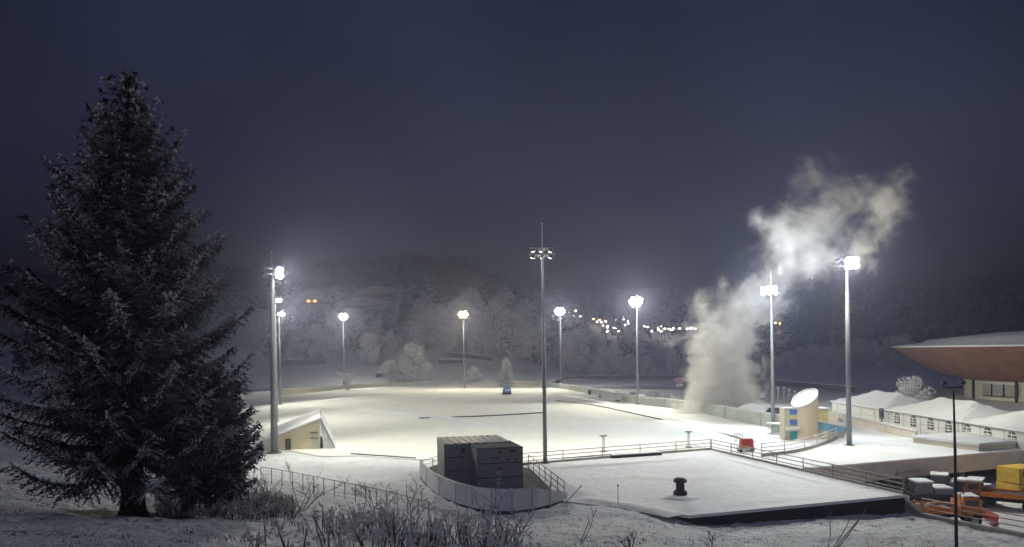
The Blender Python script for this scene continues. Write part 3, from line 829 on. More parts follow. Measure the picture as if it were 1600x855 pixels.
# hut with snowy canopy roof
c = P(1180, 660, -11.1)
c = Vector((ray(1178, 650)[0] * 118, 118, -11.1))
t = thing('canopy_hut', 'low hut with a pointed snowy canopy roof behind the rink wall', 'hut', c)
b = MB(); z0 = 1.55; z1 = 2.35
vs = [c + Vector(q) for q in [(-3.4, -1.8, z0), (1.0, -2.4, z0 - .25), (3.2, 1.2, z0 + .35), (-1.2, 2.2, z0 + .35), (-.2, .1, z1)]]
b.add(vs + [v - Vector((0, 0, .18)) for v in vs], [(0, 1, 4), (1, 2, 4), (2, 3, 4), (3, 0, 4), (0, 5, 6, 1), (1, 6, 7, 2), (2, 7, 8, 3), (3, 8, 5, 0), (5, 8, 7, 6)])
b.build('canopy_roof', M['snow_clean'], t)
b = MB(); b.box(c + Vector((3.0, .6, .8)), (3.8, 2.4, 1.7)); b.build('wall', M['stone'], t)
b = MB(); b.box(c + Vector((3.1, .6, 1.74)), (4.4, 3.0, .16)); b.build('roof', M['snow_clean'], t)
for sx, sy in ((-2.9, -1.5), (.8, -1.9), (-1.0, 1.7)):
    b = MB(); b.tube([c + Vector((sx, sy, -.1)), c + Vector((sx, sy, 1.5))], .06, 5); b.build('post', M['dark_steel'], t)
b = MB(); b.box(c + Vector((1.7, -.7, 1.0)), (1.4, .1, .9)); b.build('window', M['win_dark'], t)

# ------------------------------------------------------------------ marquees
def arched(b, c, w, h, th, nrm_x=-1):
    pts = []
    hw = w / 2
    pts += [(0, -hw, 0), (0, hw, 0), (0, hw, h - hw)]
    for i in range(1, 8):
        a = PI * i / 8; pts.append((0, hw * math.cos(a), h - hw + hw * math.sin(a)))
    pts.append((0, -hw, h - hw))
    b.extrude([Vector(c) + Vector(p) for p in pts], (nrm_x * th, 0, 0))
def marquee(label, y0, y1, x0=53.0, x1=62.5, wins=(), ridge=-7.0, eave=-8.95):
    t = thing('marquee', label, 'marquee', (x0, (y0 + y1) / 2, -11.12), 'white marquees in a row')
    b = MB(); b.box(((x0 + x1) / 2, (y0 + y1) / 2, (-11.2 + eave) / 2), (x1 - x0 - .2, y1 - y0 - .25, eave + 11.2)); b.build('wall', M['canvas'], t)
    xm = (x0 + x1) / 2; nx_, ny_ = 8, 18
    b = MB(); hip = 5.0
    for j in range(ny_ + 1):
        for i in range(nx_ + 1):
            u = i / nx_; v = j / ny_; x = x0 - .15 + (x1 - x0 + .3) * u; y = y0 + (y1 - y0) * v
            e = min(1 - abs(2 * u - 1), min(v, 1 - v) * (y1 - y0) / hip * 1.0)
            e = max(0, min(1, e)); e = e ** .92
            sag = -.16 * math.sin(PI * ((v * 3) % 1)) * (1 if 0 < i < nx_ else .3) * min(1, e * 2)
            b.v.append((x, y, eave + .02 + (ridge - eave) * e + sag))
    w = nx_ + 1
    for j in range(ny_):
        for i in range(nx_): b.f.append((j * w + i, j * w + i + 1, (j + 1) * w + i + 1, (j + 1) * w + i))
    k = len(b.v); b.v += [(x, y, z - .2) for x, y, z in b.v[:k]]
    rim = [i for i in range(w)] + [j * w + nx_ for j in range(1, ny_ + 1)] + [ny_ * w + i for i in range(nx_ - 1, -1, -1)] + [j * w for j in range(ny_ - 1, 0, -1)]
    for a, c2 in zip(rim, rim[1:] + rim[:1]): b.f.append((a, c2, c2 + k, a + k))
    b.build('snowy_roof', M['snow_clean'], t)
    for y in wins:
        b = MB(); arched(b, (x0 + .09, y, -10.7), 1.35, 1.45, .05); f = b.build('arched_window', M['glass'], t)
        b = MB()
        for z in (.35, .7, 1.05): b.box((x0 + .03, y, -10.7 + z), (.05, 1.3, .12))
        b.box((x0 + .035, y, -10.0), (.05, .08, 1.3))
        b.build('glazing_bars', M['canvas'], f)
    return t
def wy(px):         # where the marquee front is met
    return 53.0 / ray(px, 660)[0]
marquee('farthest white marquee, its roof hipped beside the masts', 106, 124)
marquee('middle white marquee with four arched windows under a snowy roof', 88, 106, wins=[wy(1401), wy(1426), wy(1453), wy(1481)])
tn = marquee('nearest white marquee with two arched windows at the edge of the picture', 70, 88, wins=[wy(1510), wy(1542), wy(1580)])
y = wy(1384); t = thing('entrance_sign', 'narrow dark notice post before the wall of the middle marquee', 'notice post', (52.4, y, -11.1))
b = MB(); b.box((52.4, y, -9.6), (.3, .8, 1.5)); b.build('board', M['black'], t)
b = MB(); b.tube([(52.4, y, -11.15), (52.4, y, -10.3)], .07, 5); b.build('post', M['dark_steel'], t)
f0 = P(1312, 657, ZR); f1 = P(1432, 687, ZR)
wall_thing('low_wall', 'low beige wall topped with snow in front of the marquees', 'wall', [P(1285, 655, ZR), f0, P(1370, 671, ZR), f1], ZR, .95, .3, M['fascia'])
fp = [Vector((51.4, y, -11.1)) for y in np.linspace(122, 74, 13)]
t = thing('mesh_fence', 'tall thin wire fence running along the marquee fronts', 'fence', fp[0])
for p in fp:
    b = MB(); b.tube([p, p + Vector((0, 0, 2.25))], .035, 5); b.build('post', M['galv'], t)
b = MB()
for h in (2.2, 1.15): b.tube([p + Vector((0, 0, h)) for p in fp], .03, 4)
for h in (.4, .8, 1.5, 1.85): b.tube([p + Vector((0, 0, h)) for p in fp], .008, 3)
b.build('wire', M['galv'], t)

# low box on the terrace
t = thing('roof_box', 'low cream box with a flat snowy top on the terrace', 'roof box', (48, 80, ZR))
bx = [(45.2, 84.2), (47.9, 76.7), (57, 80.1), (54.3, 87.6)]
b = MB(); b.prism(bx, ZR - .01, ZR + .62); b.build('wall', M['cream_pale'], t)
cxb = sum(p[0] for p in bx) / 4; cyb = sum(p[1] for p in bx) / 4
b = MB(); b.prism([(cxb + (x - cxb) * 1.03, cyb + (y - cyb) * 1.03) for x, y in bx], ZR + .623, ZR + .86); b.build('snowy_top', M['snow_clean'], t)

# ------------------------------------------------------------------ round hall with the bowl shaped underside
hc = (119, 152, 0)
t = thing('round_hall', 'round hall with a snowy roof and a rust brown bowl shaped underside', 'hall', (119, 152, -11.1))
prof = [(36.6, -.40), (35.4, -1.3), (33, -3.0), (30.5, -4.5), (28, -5.8), (25, -6.9), (21, -7.7), (16, -8.1), (9, -8.3)]
b = MB(); b.lathe(hc, prof, 96); b.build('bowl', M['rust'], t, True)
b = MB(); b.lathe(hc, [(36.6, -.397), (37.0, -.34), (37.0, -.12), (36.6, .0), (31, .6), (30, 1.2), (17, 2.6), (0, 3.1)], 96); b.build('snowy_roof', M['snow_clean'], t, True)
b = MB(); b.lathe(hc, [(23, -11.3), (23, -7.35)], 64); b.build('wall', M['cream_pale'], t, True)
for q in range(12):
    a = PI * (1.02 + q * .04)
    p = Vector((hc[0] + 23.15 * math.cos(a), hc[1] + 23.15 * math.sin(a), -9.1))
    if q % 4 == 3: continue
    b = MB(); b.box(p, (.12, 2.5, 2.3), a); fr = b.build('window', M['pale_glass'], t)
    b = MB(); b.box(p + Vector((math.cos(a) * .08, math.sin(a) * .08, -1.2)), (.14, 2.6, .18), a); b.box(p + Vector((-math.sin(a) * 1.27, math.cos(a) * 1.27, 0)), (.2, .14, 2.5), a); b.build('window_frame', M['dark_steel'], fr)
for q in range(3):
    a = PI * (1.0 + .13 * q); p = Vector((hc[0] + 25.0 * math.cos(a), hc[1] + 25.0 * math.sin(a), 0))
    b = MB(); b.tube([(p.x, p.y, -11.2), (p.x, p.y, -7.0)], .28, 8); b.build('column', M['dark_steel'], t)

# ------------------------------------------------------------------ thin lamp mast at the right
qb = hit(1494.5, 866); d = qb.y; x = qb.x
zb = qb.z; zt = D(1489, 606, d).z
xt = D(1489, 606, d).x
t = thing('lamp_post', 'thin dark lamp post with two small lamps on a crossbar, at the yard fence', 'lamp post', (x, d, zb))
b = MB(); b.tube([(x, d, zb - .3), (x, d, zb + 4), (xt + .02, d, zt - .1)], [.07, .055, .032], 8); b.build('pole', M['dark_steel'], t, True)
b = MB(); b.tube([(xt - .36, d, zt), (xt + .38, d, zt + .03)], .024, 5); b.tube([(xt - .36, d, zt), (xt - .36, d, zt + .15)], .02, 5); b.tube([(xt + .38, d, zt + .03), (xt + .38, d, zt + .17)], .02, 5); b.build('crossbar', M['dark_steel'], t)
for s in (-.36, .38):
    b = MB(); b.box((xt + s, d, zt + .2), (.18, .14, .11)); b.build('lamp', M['dark_steel'], t)

# ------------------------------------------------------------------ vehicles in the yard (built along +X = front)
def wheel(t, x, y, r=.5, w=.36):
    b = MB(); n = 18
    b.tube([(x, y - w / 2, r), (x, y - w / 2 + .06, r), (x, y + w / 2 - .06, r), (x, y + w / 2, r)], [r * .9, r, r, r * .9], n); o = b.build('wheel', M['black'], t)
    for s in (-1, 1):
        b = MB(); b.tube([(x, y + s * (w / 2 - .02), r), (x, y + s * (w / 2 + .02), r)], r * .5, 12); b.build('rim', M['galv'], o)
def work_truck():
    t = local('snow_plough_truck', 'orange truck with a low open load bed and a red plough in front', 'truck')
    b = MB(); b.box((-.1, 0, .78), (5.0, 1.0, .30)); b.build('chassis', M['black'], t)
    for x in (-1.8, -.6, 1.7):
        for y in (-.85, .85): wheel(t, x, y, .52)
    b = MB(); b.box((-1.0, 0, 1.05), (3.4, 2.2, .14)); b.box((-1.0, -1.1, 1.3), (3.4, .08, .5)); b.box((-1.0, 1.1, 1.3), (3.4, .08, .5)); b.box((-2.7, 0, 1.3), (.08, 2.2, .5)); b.box((.68, 0, 1.5), (.08, 2.2, .9)); b.build('load_bed', M['orange'], t)
    b = MB(); random.seed(3)
    for i in range(9):
        b.box((-2.2 + i * .32, random.uniform(-.4, .4), 1.3 + random.uniform(0, .25)), (.55, random.uniform(.7, 1.3), .35), random.uniform(-.5, .5), .6)
    b.build('load', mat('tan_sacks', (.32, .24, .16), .9, noise=.3), t)
    b = MB()
    prof = [(.8, .95), (2.45, .95), (2.5, 1.35), (2.3, 1.6), (2.05, 2.3), (.85, 2.35)]
    b.extrude([Vector((x, -1.0, z)) for x, z in prof], (0, 2.0, 0)); cab = b.build('cab', M['orange'], t)
    b = MB(); b.quad((2.33, -.85, 1.62), (2.33, .85, 1.62), (2.10, .85, 2.2), (2.10, -.85, 2.2)); b.build('windscreen', M['glass'], t, fix=False)
    for s in (-1, 1):
        b = MB(); b.box((1.5, s * 1.005, 1.9), (.9, .03, .5)); b.build('side_window', M['glass'], t)
        b = MB(); b.box((2.52, s * .75, 1.12), (.08, .25, .16)); b.build('headlight', M['white'], t)
    for s in (-1, 1):
        b = MB(); b.tube([(2.3, s * 1.0, 1.9), (2.42, s * 1.22, 1.95)], .025, 5); b.box((2.42, s * 1.24, 1.85), (.06, .16, .32)); b.build('mirror', M['black'], t)
        for x in (-1.8, -.6, 1.7):
            b = MB(); b.tube([(x + .62 * math.cos(q * PI / 6), s * .86, .55 + .62 * math.sin(q * PI / 6)) for q in range(1, 6)], .05, 4); b.build('mudguard', M['black'], t)
    b = MB(); b.tube([(.72, -.8, 1.2), (.72, -.8, 2.7)], .06, 8); b.build('exhaust', M['galv'], t)
    b = MB(); b.lathe((1.3, .3, 2.36), [(0, 0), (.12, 0), (.12, .16), (0, .2)], 8); b.build('beacon', M['red'], t)
    b = MB(); b.box((1.5, 0, 2.4), (1.2, 1.7, .07)); b.build('roof_snow', M['snow_clean'], t)
    b = MB(); b.box((2.85, 0, .7), (.7, .5, .16)); b.build('plough_arm', M['red'], t)
    b = MB(); pts = [(3.1, .25), (3.3, .3), (3.2, .6), (3.3, 1.05), (3.15, 1.1), (3.02, .65)]
    b.extrude([Vector((x, -1.35, z)) for x, z in pts], (0, 2.7, 0)); b.build('plough_blade', M['red'], t)
    return t
tr = work_truck(); p = P(1493, 822, -14.5); tr.location = (p.x - .2, p.y + .8, -14.5); tr.rotation_euler = (0, 0, R(-12))
def deck_truck():
    t = local('flatbed_truck', 'orange flatbed truck with a snowy grey cab beside the yellow containers', 'truck')
    b = MB(); b.box((0, 0, .8), (5.6, 1.0, .3)); b.build('chassis', M['black'], t)
    for x in (-1.9, 1.7):
        for y in (-.95, .95): wheel(t, x, y, .52)
    b = MB(); b.box((.5, 0, 1.2), (4.6, 2.4, .22)); b.box((.5, -1.16, 1.4), (4.6, .1, .22)); b.box((.5, 1.16, 1.4), (4.6, .1, .22)); b.box((2.75, 0, 1.4), (.1, 2.4, .22)); b.build('flatbed', M['orange'], t)
    b = MB(); b.box((.6, 0, 1.34), (3.6, 1.9, .06)); b.build('deck_plate', M['concrete_dark'], t)
    b = MB(); b.extrude([Vector((x, -1.05, z)) for x, z in [(-3.2, .9), (-1.8, .9), (-1.8, 2.3), (-2.9, 2.3), (-3.2, 1.6)]], (0, 2.1, 0)); b.build('cab', M['orange_dirty'], t)
    for s in (-1, 1):
        b = MB(); b.box((-2.4, s * 1.06, 1.85), (.8, .03, .5)); b.build('side_window', M['glass'], t)
    b = MB(); b.box((-2.35, 0, 2.38), (1.3, 2.2, .14)); b.build('roof_snow', M['snow_clean'], t)
    return t
tr = deck_truck(); p = P(1580, 797, -14.5); tr.location = (p.x, p.y + .6, -14.5); tr.rotation_euler = (0, 0, R(-38))
def groomer(label, seed):
    random.seed(seed)
    t = local('snow_groomer', label, 'tracked vehicle', 'grey machines parked under the terrace')
    for s in (-1, 1):
        b = MB(); b.extrude([Vector((x, s * 1.0 - .3, z)) for x, z in [(-1.6, .1), (1.6, .1), (2.0, .45), (1.7, .75), (-1.7, .75), (-2.0, .45)]], (0, .6, 0)); b.build('track', M['black'], t)
    b = MB(); b.box((0, 0, .95), (3.4, 2.0, .4)); b.build('body', M['concrete_dark'], t)
    b = MB(); b.extrude([Vector((x, -.85, z)) for x, z in [(0, 1.1), (1.6, 1.1), (1.35, 2.2), (.1, 2.2)]], (0, 1.7, 0)); b.build('cab', M['unit'], t)
    b = MB(); b.box((-.85, 0, 1.4), (1.5, 1.8, .5)); b.build('engine_box', M['unit'], t)
    b = MB(); b.box((.72, 0, 2.27), (1.5, 1.9, .14)); b.box((-.85, 0, 1.72), (1.6, 1.9, .14)); b.build('snow_cover', M['snow_clean'], t)
    b = MB(); b.box((2.35, 0, .7), (.12, 2.8, .8)); b.build('blade', M['unit_light'], t)
    b = MB(); b.quad((1.6, -.7, 1.25), (1.6, .7, 1.25), (1.38, .7, 2.1), (1.38, -.7, 2.1)); b.build('windscreen', M['glass'], t, fix=False)
    return t
for lab, px, dd, rz in [('grey snow covered machine under the terrace, behind the load bed of the orange truck', 1452, 67.5, 175), ('grey snow covered machine under the terrace, just left of the lamp post', 1482, 70.5, 150), ('grey snow covered machine under the terrace, just right of the lamp post', 1518, 68.0, -150)]:
    g = groomer(lab, px); g.location = (ray(px, 780)[0] * dd, dd, -14.5); g.rotation_euler = (0, 0, R(rz))
for lab, z, off in [('yellow container standing on the yard under the terrace edge', -14.5, 0), ('yellow container stacked on top of the other one', -12.98, .1)]:
    c = Vector((ray(1592, 750)[0] * 70.5 + off, 70.5, z))
    t = thing('yellow_container', lab, 'container', c)
    b = MB(); b.box(c + Vector((0, 0, .74)), (3.2, 2.2, 1.40), R(20)); b.build('shell', M['yellow'], t)
    b = MB()
    for q in range(7):
        o = Matrix.Rotation(R(20), 3, 'Z') @ Vector((-1.45 + q * .48, -1.12, .74)); b.box(c + o, (.10, .06, 1.3), R(20))
    b.build('rib', M['yellow'], t)
    for q in (-.9, .7):
        o = Matrix.Rotation(R(20), 3, 'Z') @ Vector((q, -1.16, .9)); b = MB(); b.box(c + o, (.5, .05, .5), R(20)); b.build('hatch', M['orange_dirty'], t)

# ------------------------------------------------------------------ small things on and round the rink
c = P(1164, 706, ZR)
t = thing('ice_edger', 'small red machine with a grey handle frame on the rink edge', 'machine', c)
b = MB(); b.box(c + Vector((.15, 0, .95)), (1.35, .9, .9), 0, .9); b.build('body', M['red'], t)
b = MB(); b.box(c + Vector((.1, 0, .35)), (1.7, .9, .3)); b.build('base', M['galv'], t)
for x in (-.55, .65):
    for y in (-.42, .42):
        b = MB(); b.tube([c + Vector((x, y - .06, .2)), c + Vector((x, y + .06, .2))], .2, 10); b.build('wheel', M['black'], t)
b = MB()
for y in (-.4, .4): b.tube([c + Vector((-.95, y, .3)), c + Vector((-.95, y, 1.9)), c + Vector((-.4, y, 1.9)), c + Vector((-.4, y, 1.4))], .045, 5)
b.tube([c + Vector((-.95, -.4, 1.9)), c + Vector((-.95, .4, 1.9))], .045, 5); b.tube([c + Vector((-.95, -.4, 1.2)), c + Vector((-.95, .4, 1.2))], .045, 5); b.build('handle_frame', M['galv'], t)
for lab, px in (('slim white post with a flat dark cap on the ice, nearer the dark mast', 943), ('slim white post with a flat dark cap on the ice, nearer the red machine', 1076)):
    c = P(px, 706 if px < 1000 else 699, -11.05)
    t = thing('timing_post', lab, 'post', c)
    b = MB(); b.tube([c, c + Vector((0, 0, 1.7))], .16, 10); b.build('post', M['white'], t)
    b = MB(); b.box(c + Vector((0, 0, 1.75)), (.75, .5, .12)); b.build('cap', M['unit'], t)
    b = MB(); b.box(c + Vector((0, 0, 1.84)), (.7, .45, .06)); b.build('snow_cap', M['snow_clean'], t)
    b = MB(); b.lathe(c, [(0, 0), (.4, 0), (.36, .12), (0, .14)], 10); b.build('foot', M['unit'], t)
c = P(792, 616, -11.05)
t = thing('ice_resurfacer', 'small blue and white ice resurfacer driving on the oval', 'ice resurfacer', c)
b = MB(); b.box(c + Vector((0, 0, .95)), (2.1, 3.6, .9)); b.build('body', M['blue'], t)
b = MB(); b.box(c + Vector((0, .3, 1.75)), (1.7, 1.4, .9), 0, .85); b.build('cab', M['sky_blue'], t)
b = MB(); b.box(c + Vector((.2, -1.82, 1.1)), (1.2, .06, .45)); b.build('white_panel', M['white'], t)
b = MB(); b.box(c + Vector((0, -1.9, .3)), (2.4, .7, .4)); b.build('conditioner', M['black'], t)
for x in (-.95, .95):
    for y in (-1.1, 1.1):
        b = MB(); b.tube([c + Vector((x - .15, y, .4)), c + Vector((x + .15, y, .4))], .42, 12); b.build('wheel', M['black'], t)
# winged sculpture
c = Vector((ray(543, 590)[0] * 226, 226, -11.1))
t = thing('winged_sculpture', 'white sculpture with two raised wings behind the far rink wall', 'sculpture', c)
def wing(s):
    o = [(0, 1.2), (.5, 1.6), (1.2, 3.2), (3.1, 5.1), (3.0, 5.6), (2.2, 5.3), (1.6, 5.5), (1.1, 4.9), (.7, 5.0), (.25, 4.4), (0, 4.2)]
    b = MB(); b.extrude([c + Vector((s * x, -.15 - .12 * x, z)) for x, z in o], (0, .45, 0)); return b
for s in (-1, 1): wing(s).build('wing', M['white'], t)
b = MB(); b.lathe(c, [(.0, -.2), (.75, -.2), (.6, .5), (.45, 1.5), (.55, 3.0), (.35, 4.2), (0, 4.6)], 14); b.build('body', M['white'], t)
b = MB(); b.lathe(c + Vector((0, 0, 4.9)), [(0, -.35), (.3, -.1), (.3, .2), (0, .42)], 12); b.build('head', M['white'], t)
# oval signs on a post
c = Vector((ray(1061, 600)[0] * 178, 178, -11.1)); zr_ = D(1061, 594, 178).z
t = thing('oval_sign', 'red and white oval sign above two white discs on a post', 'sign', c)
b = MB(); b.tube([c, (c.x, c.y, zr_)], .1, 6); b.build('post', M['galv'], t)
def disc(c, rx, rz, th):
    b = MB(); b.extrude([Vector(c) + Vector((rx * math.cos(2 * PI * i / 20), 0, rz * math.sin(2 * PI * i / 20))) for i in range(20)], (0, th, 0)); return b
disc((c.x, c.y - .25, zr_), 1.15, .5, .12).build('white_oval', M['white'], t)
b = MB(); b.box((c.x, c.y - .30, zr_), (1.6, .06, .42)); b.build('red_bar', M['red'], t)
for s in (-.45, .45): disc((c.x + s, c.y - .25, zr_ - 1.15), .43, .40, .1).build('white_disc', M['white'], t)
# round discs on dark stands
for i, px in enumerate((1152, 1163, 1176, 1191)):
    c = Vector((ray(px, 625)[0] * 160, 160, -11.12))
    t = thing('round_target', ['first round pale disc on a dark stand behind the hut, nearest the smoke', 'second round pale disc on a dark stand, counted from the smoke', 'third round pale disc on a dark stand, counted from the smoke', 'last round pale disc on a dark stand, nearest the bluish lamp mast'][i], 'target disc', c, 'round discs on stands in the field')
    disc((c.x, c.y - .1, c.z + .82), .60, .60, .22).build('disc', M['canvas'], t)
    b = MB(); b.box(c + Vector((0, .05, .12)), (.8, .5, .26)); b.build('stand', M['black'], t)
for i, (px, py, dd, w) in enumerate([(921, 596, 185, .9), (988, 615, 165, 1.3), (1025, 615, 165, 1.2), (1002, 623, 150, 1.5), (965, 615, 160, 1.4), (937, 612, 175, 1.0), (1126, 640, 122, 1.2)]):
    c = Vector((ray(px, py)[0] * dd, dd, -11.12))
    t = thing('snowy_crate', ['dark small crate beyond the wall near the bend', 'square pale crate on a dark foot just left of the bright lamp mast', 'square pale crate on a dark foot right of the bright lamp mast', 'bulky snow covered crate against the wall beside the bright lamp mast', 'snow heaped crate just behind the wall, left of the bright mast', 'small snow heaped crate close behind the wall by the bend', 'pinkish snow topped crate peeking over the wall before the hut'][i], 'crate', c)
    b = MB(); b.box(c + Vector((0, 0, .16)), (w * .7, .6, .36)); b.build('foot', M['stone'], t)
    b = MB(); b.box(c + Vector((0, 0, .36 + w * .5)), (w, .8, w), 0, .88); b.build('box', M['canvas'] if i else M['stone'], t)
    b = MB(); b.box(c + Vector((0, 0, .4 + w * 1.0 + .06)), (w, .85, .14), 0, .7); b.build('snow_cap', M['snow_clean'], t)
for i, px in enumerate((1216, 1225, 1233, 1242)):
    dd = 150; c = Vector((ray(px, 615)[0] * dd, dd, -11.15)); zt = D(px, [607, 606, 609, 612][i], dd).z
    t = thing('slalom_pole', ['thin pale pole with a white tip right beside the bluish lamp mast', 'thin pale pole with a white tip, second from the bluish lamp mast', 'thin grey pole third from the bluish lamp mast', 'thin grey pole nearest the tower top'][i], 'pole', c, 'thin poles standing in the field')
    b = MB(); b.tube([c, (c.x, c.y, zt)], [.14, .09], 6); b.build('pole', M['galv'], t)
    b = MB(); b.box((c.x, c.y, zt + .05), (.5, .3, .22)); b.build('tip', M['snow_clean'], t)

p = D(966, 797, 52.5); p.z = gz(p.x, p.y)
t = thing('marker_stake', 'thin upright marker stake on the bank beside the flat roof', 'stake', p)
b = MB(); b.tube([p - Vector((0, 0, .2)), p + Vector((0, 0, 1.55))], [.03, .02], 5); b.build('stake', M['rail_brown'], t)
b = MB(); b.box(p + Vector((0, 0, 1.5)), (.12, .04, .12)); b.build('tip', M['unit'], t)
p = D(884, 779, 54.2)
t = thing('leaning_pole', 'short pole leaning out over the snow at the lower end of the stair railing', 'pole', p)
b = MB(); b.tube([p - Vector((0, 0, .3)), p + Vector((1.15, .2, .85))], [.04, .03], 5); b.build('pole', M['rail_brown'], t)
b = MB(); b.lathe(p + Vector((1.15, .2, .83)), [(0, 0), (.05, .01), (.05, .06), (0, .07)], 8); b.build('end_cap', M['unit'], t)
# wire fence on the slope in front of the oval
wf = []
for k in range(17):
    u = k / 16
    px = 408 + u * 262; py = np.interp(px, [408, 520, 600, 670], [755, 777, 794, 811]); dd = np.interp(px, [408, 520, 600, 670], [50, 48, 47, 46.3])
    x = ray(px, py)[0] * dd; wf.append(Vector((x, dd, gz(x, dd))))
t = thing('wire_mesh_fence', 'thin wire mesh fence crossing the snowy slope below the shed', 'fence', wf[0])
for i, p in enumerate(wf):
    b = MB(); b.tube([p - Vector((0, 0, .2)), p + Vector((0, 0, 1.12))], .03, 5); b.build('post', M['rail_brown'], t)
b = MB()
b.tube([p + Vector((0, 0, 1.1)) for p in wf], .022, 4)
for h in (.15, .4, .65, .9): b.tube([p + Vector((0, 0, h)) for p in wf], .006, 3)
for i in range(len(wf) - 1):
    for q in range(8):
        a = wf[i].lerp(wf[i + 1], q / 8); b.tube([a + Vector((0, 0, .1)), a + Vector((0, 0, 1.1))], .005, 3, False)
b.build('wire_mesh', M['galv'], t)

# ------------------------------------------------------------------ vegetation
def sprig_mesh(name, pos, dirs, length, width, frost, material, parent=None, up=None, frost2=None):
    """two crossed pointed blades per sprig; frost is the hoar on it, 0 to 1"""
    n = len(pos); pos = np.asarray(pos); d = np.asarray(dirs); d = d / (np.linalg.norm(d, axis=1, keepdims=True) + 1e-9)
    rnd = RNG.normal(size=(n, 3)); a = np.cross(d, rnd); a /= np.linalg.norm(a, axis=1, keepdims=True) + 1e-9
    b = np.cross(d, a)
    L = np.asarray(length)[:, None]; Wd = np.asarray(width)[:, None]
    V = []
    for s in (a, b):
        V += [pos - d * L * .08, pos + d * L * .40 + s * Wd, pos + d * L, pos + d * L * .40 - s * Wd]
    V = np.stack(V, 1).reshape(-1, 3)
    fi = np.arange(n * 2)[:, None] * 4 + np.arange(4)[None]
    fr = np.asarray(frost); fr2 = np.clip(fr * 1.3 + .12, 0, 1) if frost2 is None else frost2
    at = np.stack([fr, fr, fr2, fr] * 2, 1).reshape(-1)
    return np_mesh(name, V, fi, material, at, parent)

def spruce_arrays(H, prof, seed, z_lo, dz, spacing, twig, sprig, dens=1.0, lean=0.0, nbr=7):
    rg = np.random.default_rng(seed)
    pos, dr, ln, wd, fr = [], [], [], [], []
    limbs = []
    z = z_lo
    while z < H * .985:
        t = z / H
        n = nbr if t < .85 else 5
        a0 = rg.uniform(0, 6.28)
        for i in range(n):
            az = a0 + 2 * PI * i / n + rg.normal(0, .22)
            L = prof(t, az) * rg.choice([rg.uniform(.55, .85), rg.uniform(.85, 1.06)])
            if L < .12: continue
            slope = np.interp(t, [0, .25, .6, 1], [-.22, .02, .42, 1.3]) + rg.normal(0, .09)
            curl = np.interp(t, [0, .4, 1], [.34, .28, .10]) + rg.normal(0, .05)
            k = max(4, int(L / .3) + 2)
            s = np.linspace(0, 1, k)
            az_s = az + .18 * rg.normal() * s
            rad = L * s * (1 - .06 * s)
            zz = z + L * (slope * s + curl * s ** 2.4) + rg.uniform(-.1, .1)
            path = np.stack([rad * np.cos(az_s), rad * np.sin(az_s), zz], 1)
            limbs.append((path, max(.012, .016 * L))); fbr = rg.uniform(.3, 1.2); full = rg.random() < .45
            m = max(2, int(L * .9 / spacing))
            ss = np.linspace(.12, 1.0, m)
            pts = np.stack([np.interp(ss, s, path[:, q]) for q in range(3)], 1)
            tg = np.gradient(pts, axis=0) if m > 2 else np.repeat((path[-1] - path[0])[None], m, 0)
            tg /= np.linalg.norm(tg, axis=1, keepdims=True) + 1e-9
            side = np.cross(tg, np.array([0, 0, 1.0])); side /= np.linalg.norm(side, axis=1, keepdims=True) + 1e-9
            for j in range(m):
                u = ss[j]
                Lt = (.22 + .62 * (1 - u) ** .8) * min(1.0, L / 2.6 + .25) * twig * rg.uniform(.6, 1.15)
                for sg in (-1, 1):
                    droop = rg.uniform(.15, .75) * (1 - .5 * t)
                    td = side[j] * sg * .8 + tg[j] * .55 + np.array([0, 0, -droop])
                    td /= np.linalg.norm(td)
                    q = max(2, int(Lt / (.066 * sprig * 4) * dens))
                    w = (np.arange(q) + rg.random(q)) / q
                    pp = pts[j] + td * (w * Lt)[:, None] + np.array([0, 0, -1.0]) * (.25 * Lt * w ** 2)[:, None]
                    dd = td + rg.normal(0, .42, (q, 3)) + np.array([0, 0, -.12])
                    pos.append(pp); dr.append(dd)
                    ln.append(sprig * rg.uniform(.7, 1.3, q)); wd.append(sprig * rg.uniform(.12, .20, q))
                    fr.append(np.clip((rg.random(q) ** .8) * fbr * (.12 + .98 * u ** 1.3) * (.5 + .6 * w), 0, 1))
                # shoots standing on the branch itself, the frostiest
                q = (5 if u > .6 else 3) if u > .35 else 1
                pos.append(np.repeat(pts[j][None], q, 0) + rg.normal(0, .03, (q, 3))); dr.append(tg[j] + rg.normal(0, .45, (q, 3)) + np.array([0, 0, .35]))
                ln.append(sprig * rg.uniform(.8, 1.3, q)); wd.append(sprig * rg.uniform(.22, .34, q)); fr.append(np.clip(rg.uniform(.45, 1.2, q) * fbr * (.05 + .95 * u), 0, 1) if not full else np.full(q, 1.0) + 2 * (u > .3))
        z += dz * (1 - .45 * t) * rg.uniform(.8, 1.2)
    # leader
    q = 60; zz = rg.uniform(H * .95, H + .12, q)
    pos.append(np.stack([rg.normal(0, .05, q), rg.normal(0, .05, q), zz], 1)); dr.append(np.stack([rg.normal(0, .6, q), rg.normal(0, .6, q), np.full(q, .8)], 1))
    ln.append(sprig * rg.uniform(.8, 1.2, q)); wd.append(sprig * np.full(q, .25)); fr.append(rg.random(q) * .8)
    P_ = np.concatenate(pos)
    nz_ = np.array([mnoise.noise(Vector((p[0], p[1], p[2] * 1.2)) * (2.0 / max(H / 16, .55)) + Vector((seed, 0, 0))) for p in P_])
    clump = np.clip((nz_ + .17) * 3.2, 0, 1)
    fr_ = np.concatenate(fr); fr_ = np.where(fr_ > 2, rg.uniform(.7, 1.0, len(fr_)), np.clip(fr_, 0, 1) * clump)
    return P_, np.concatenate(dr), np.concatenate(ln), np.concatenate(wd), fr_, limbs

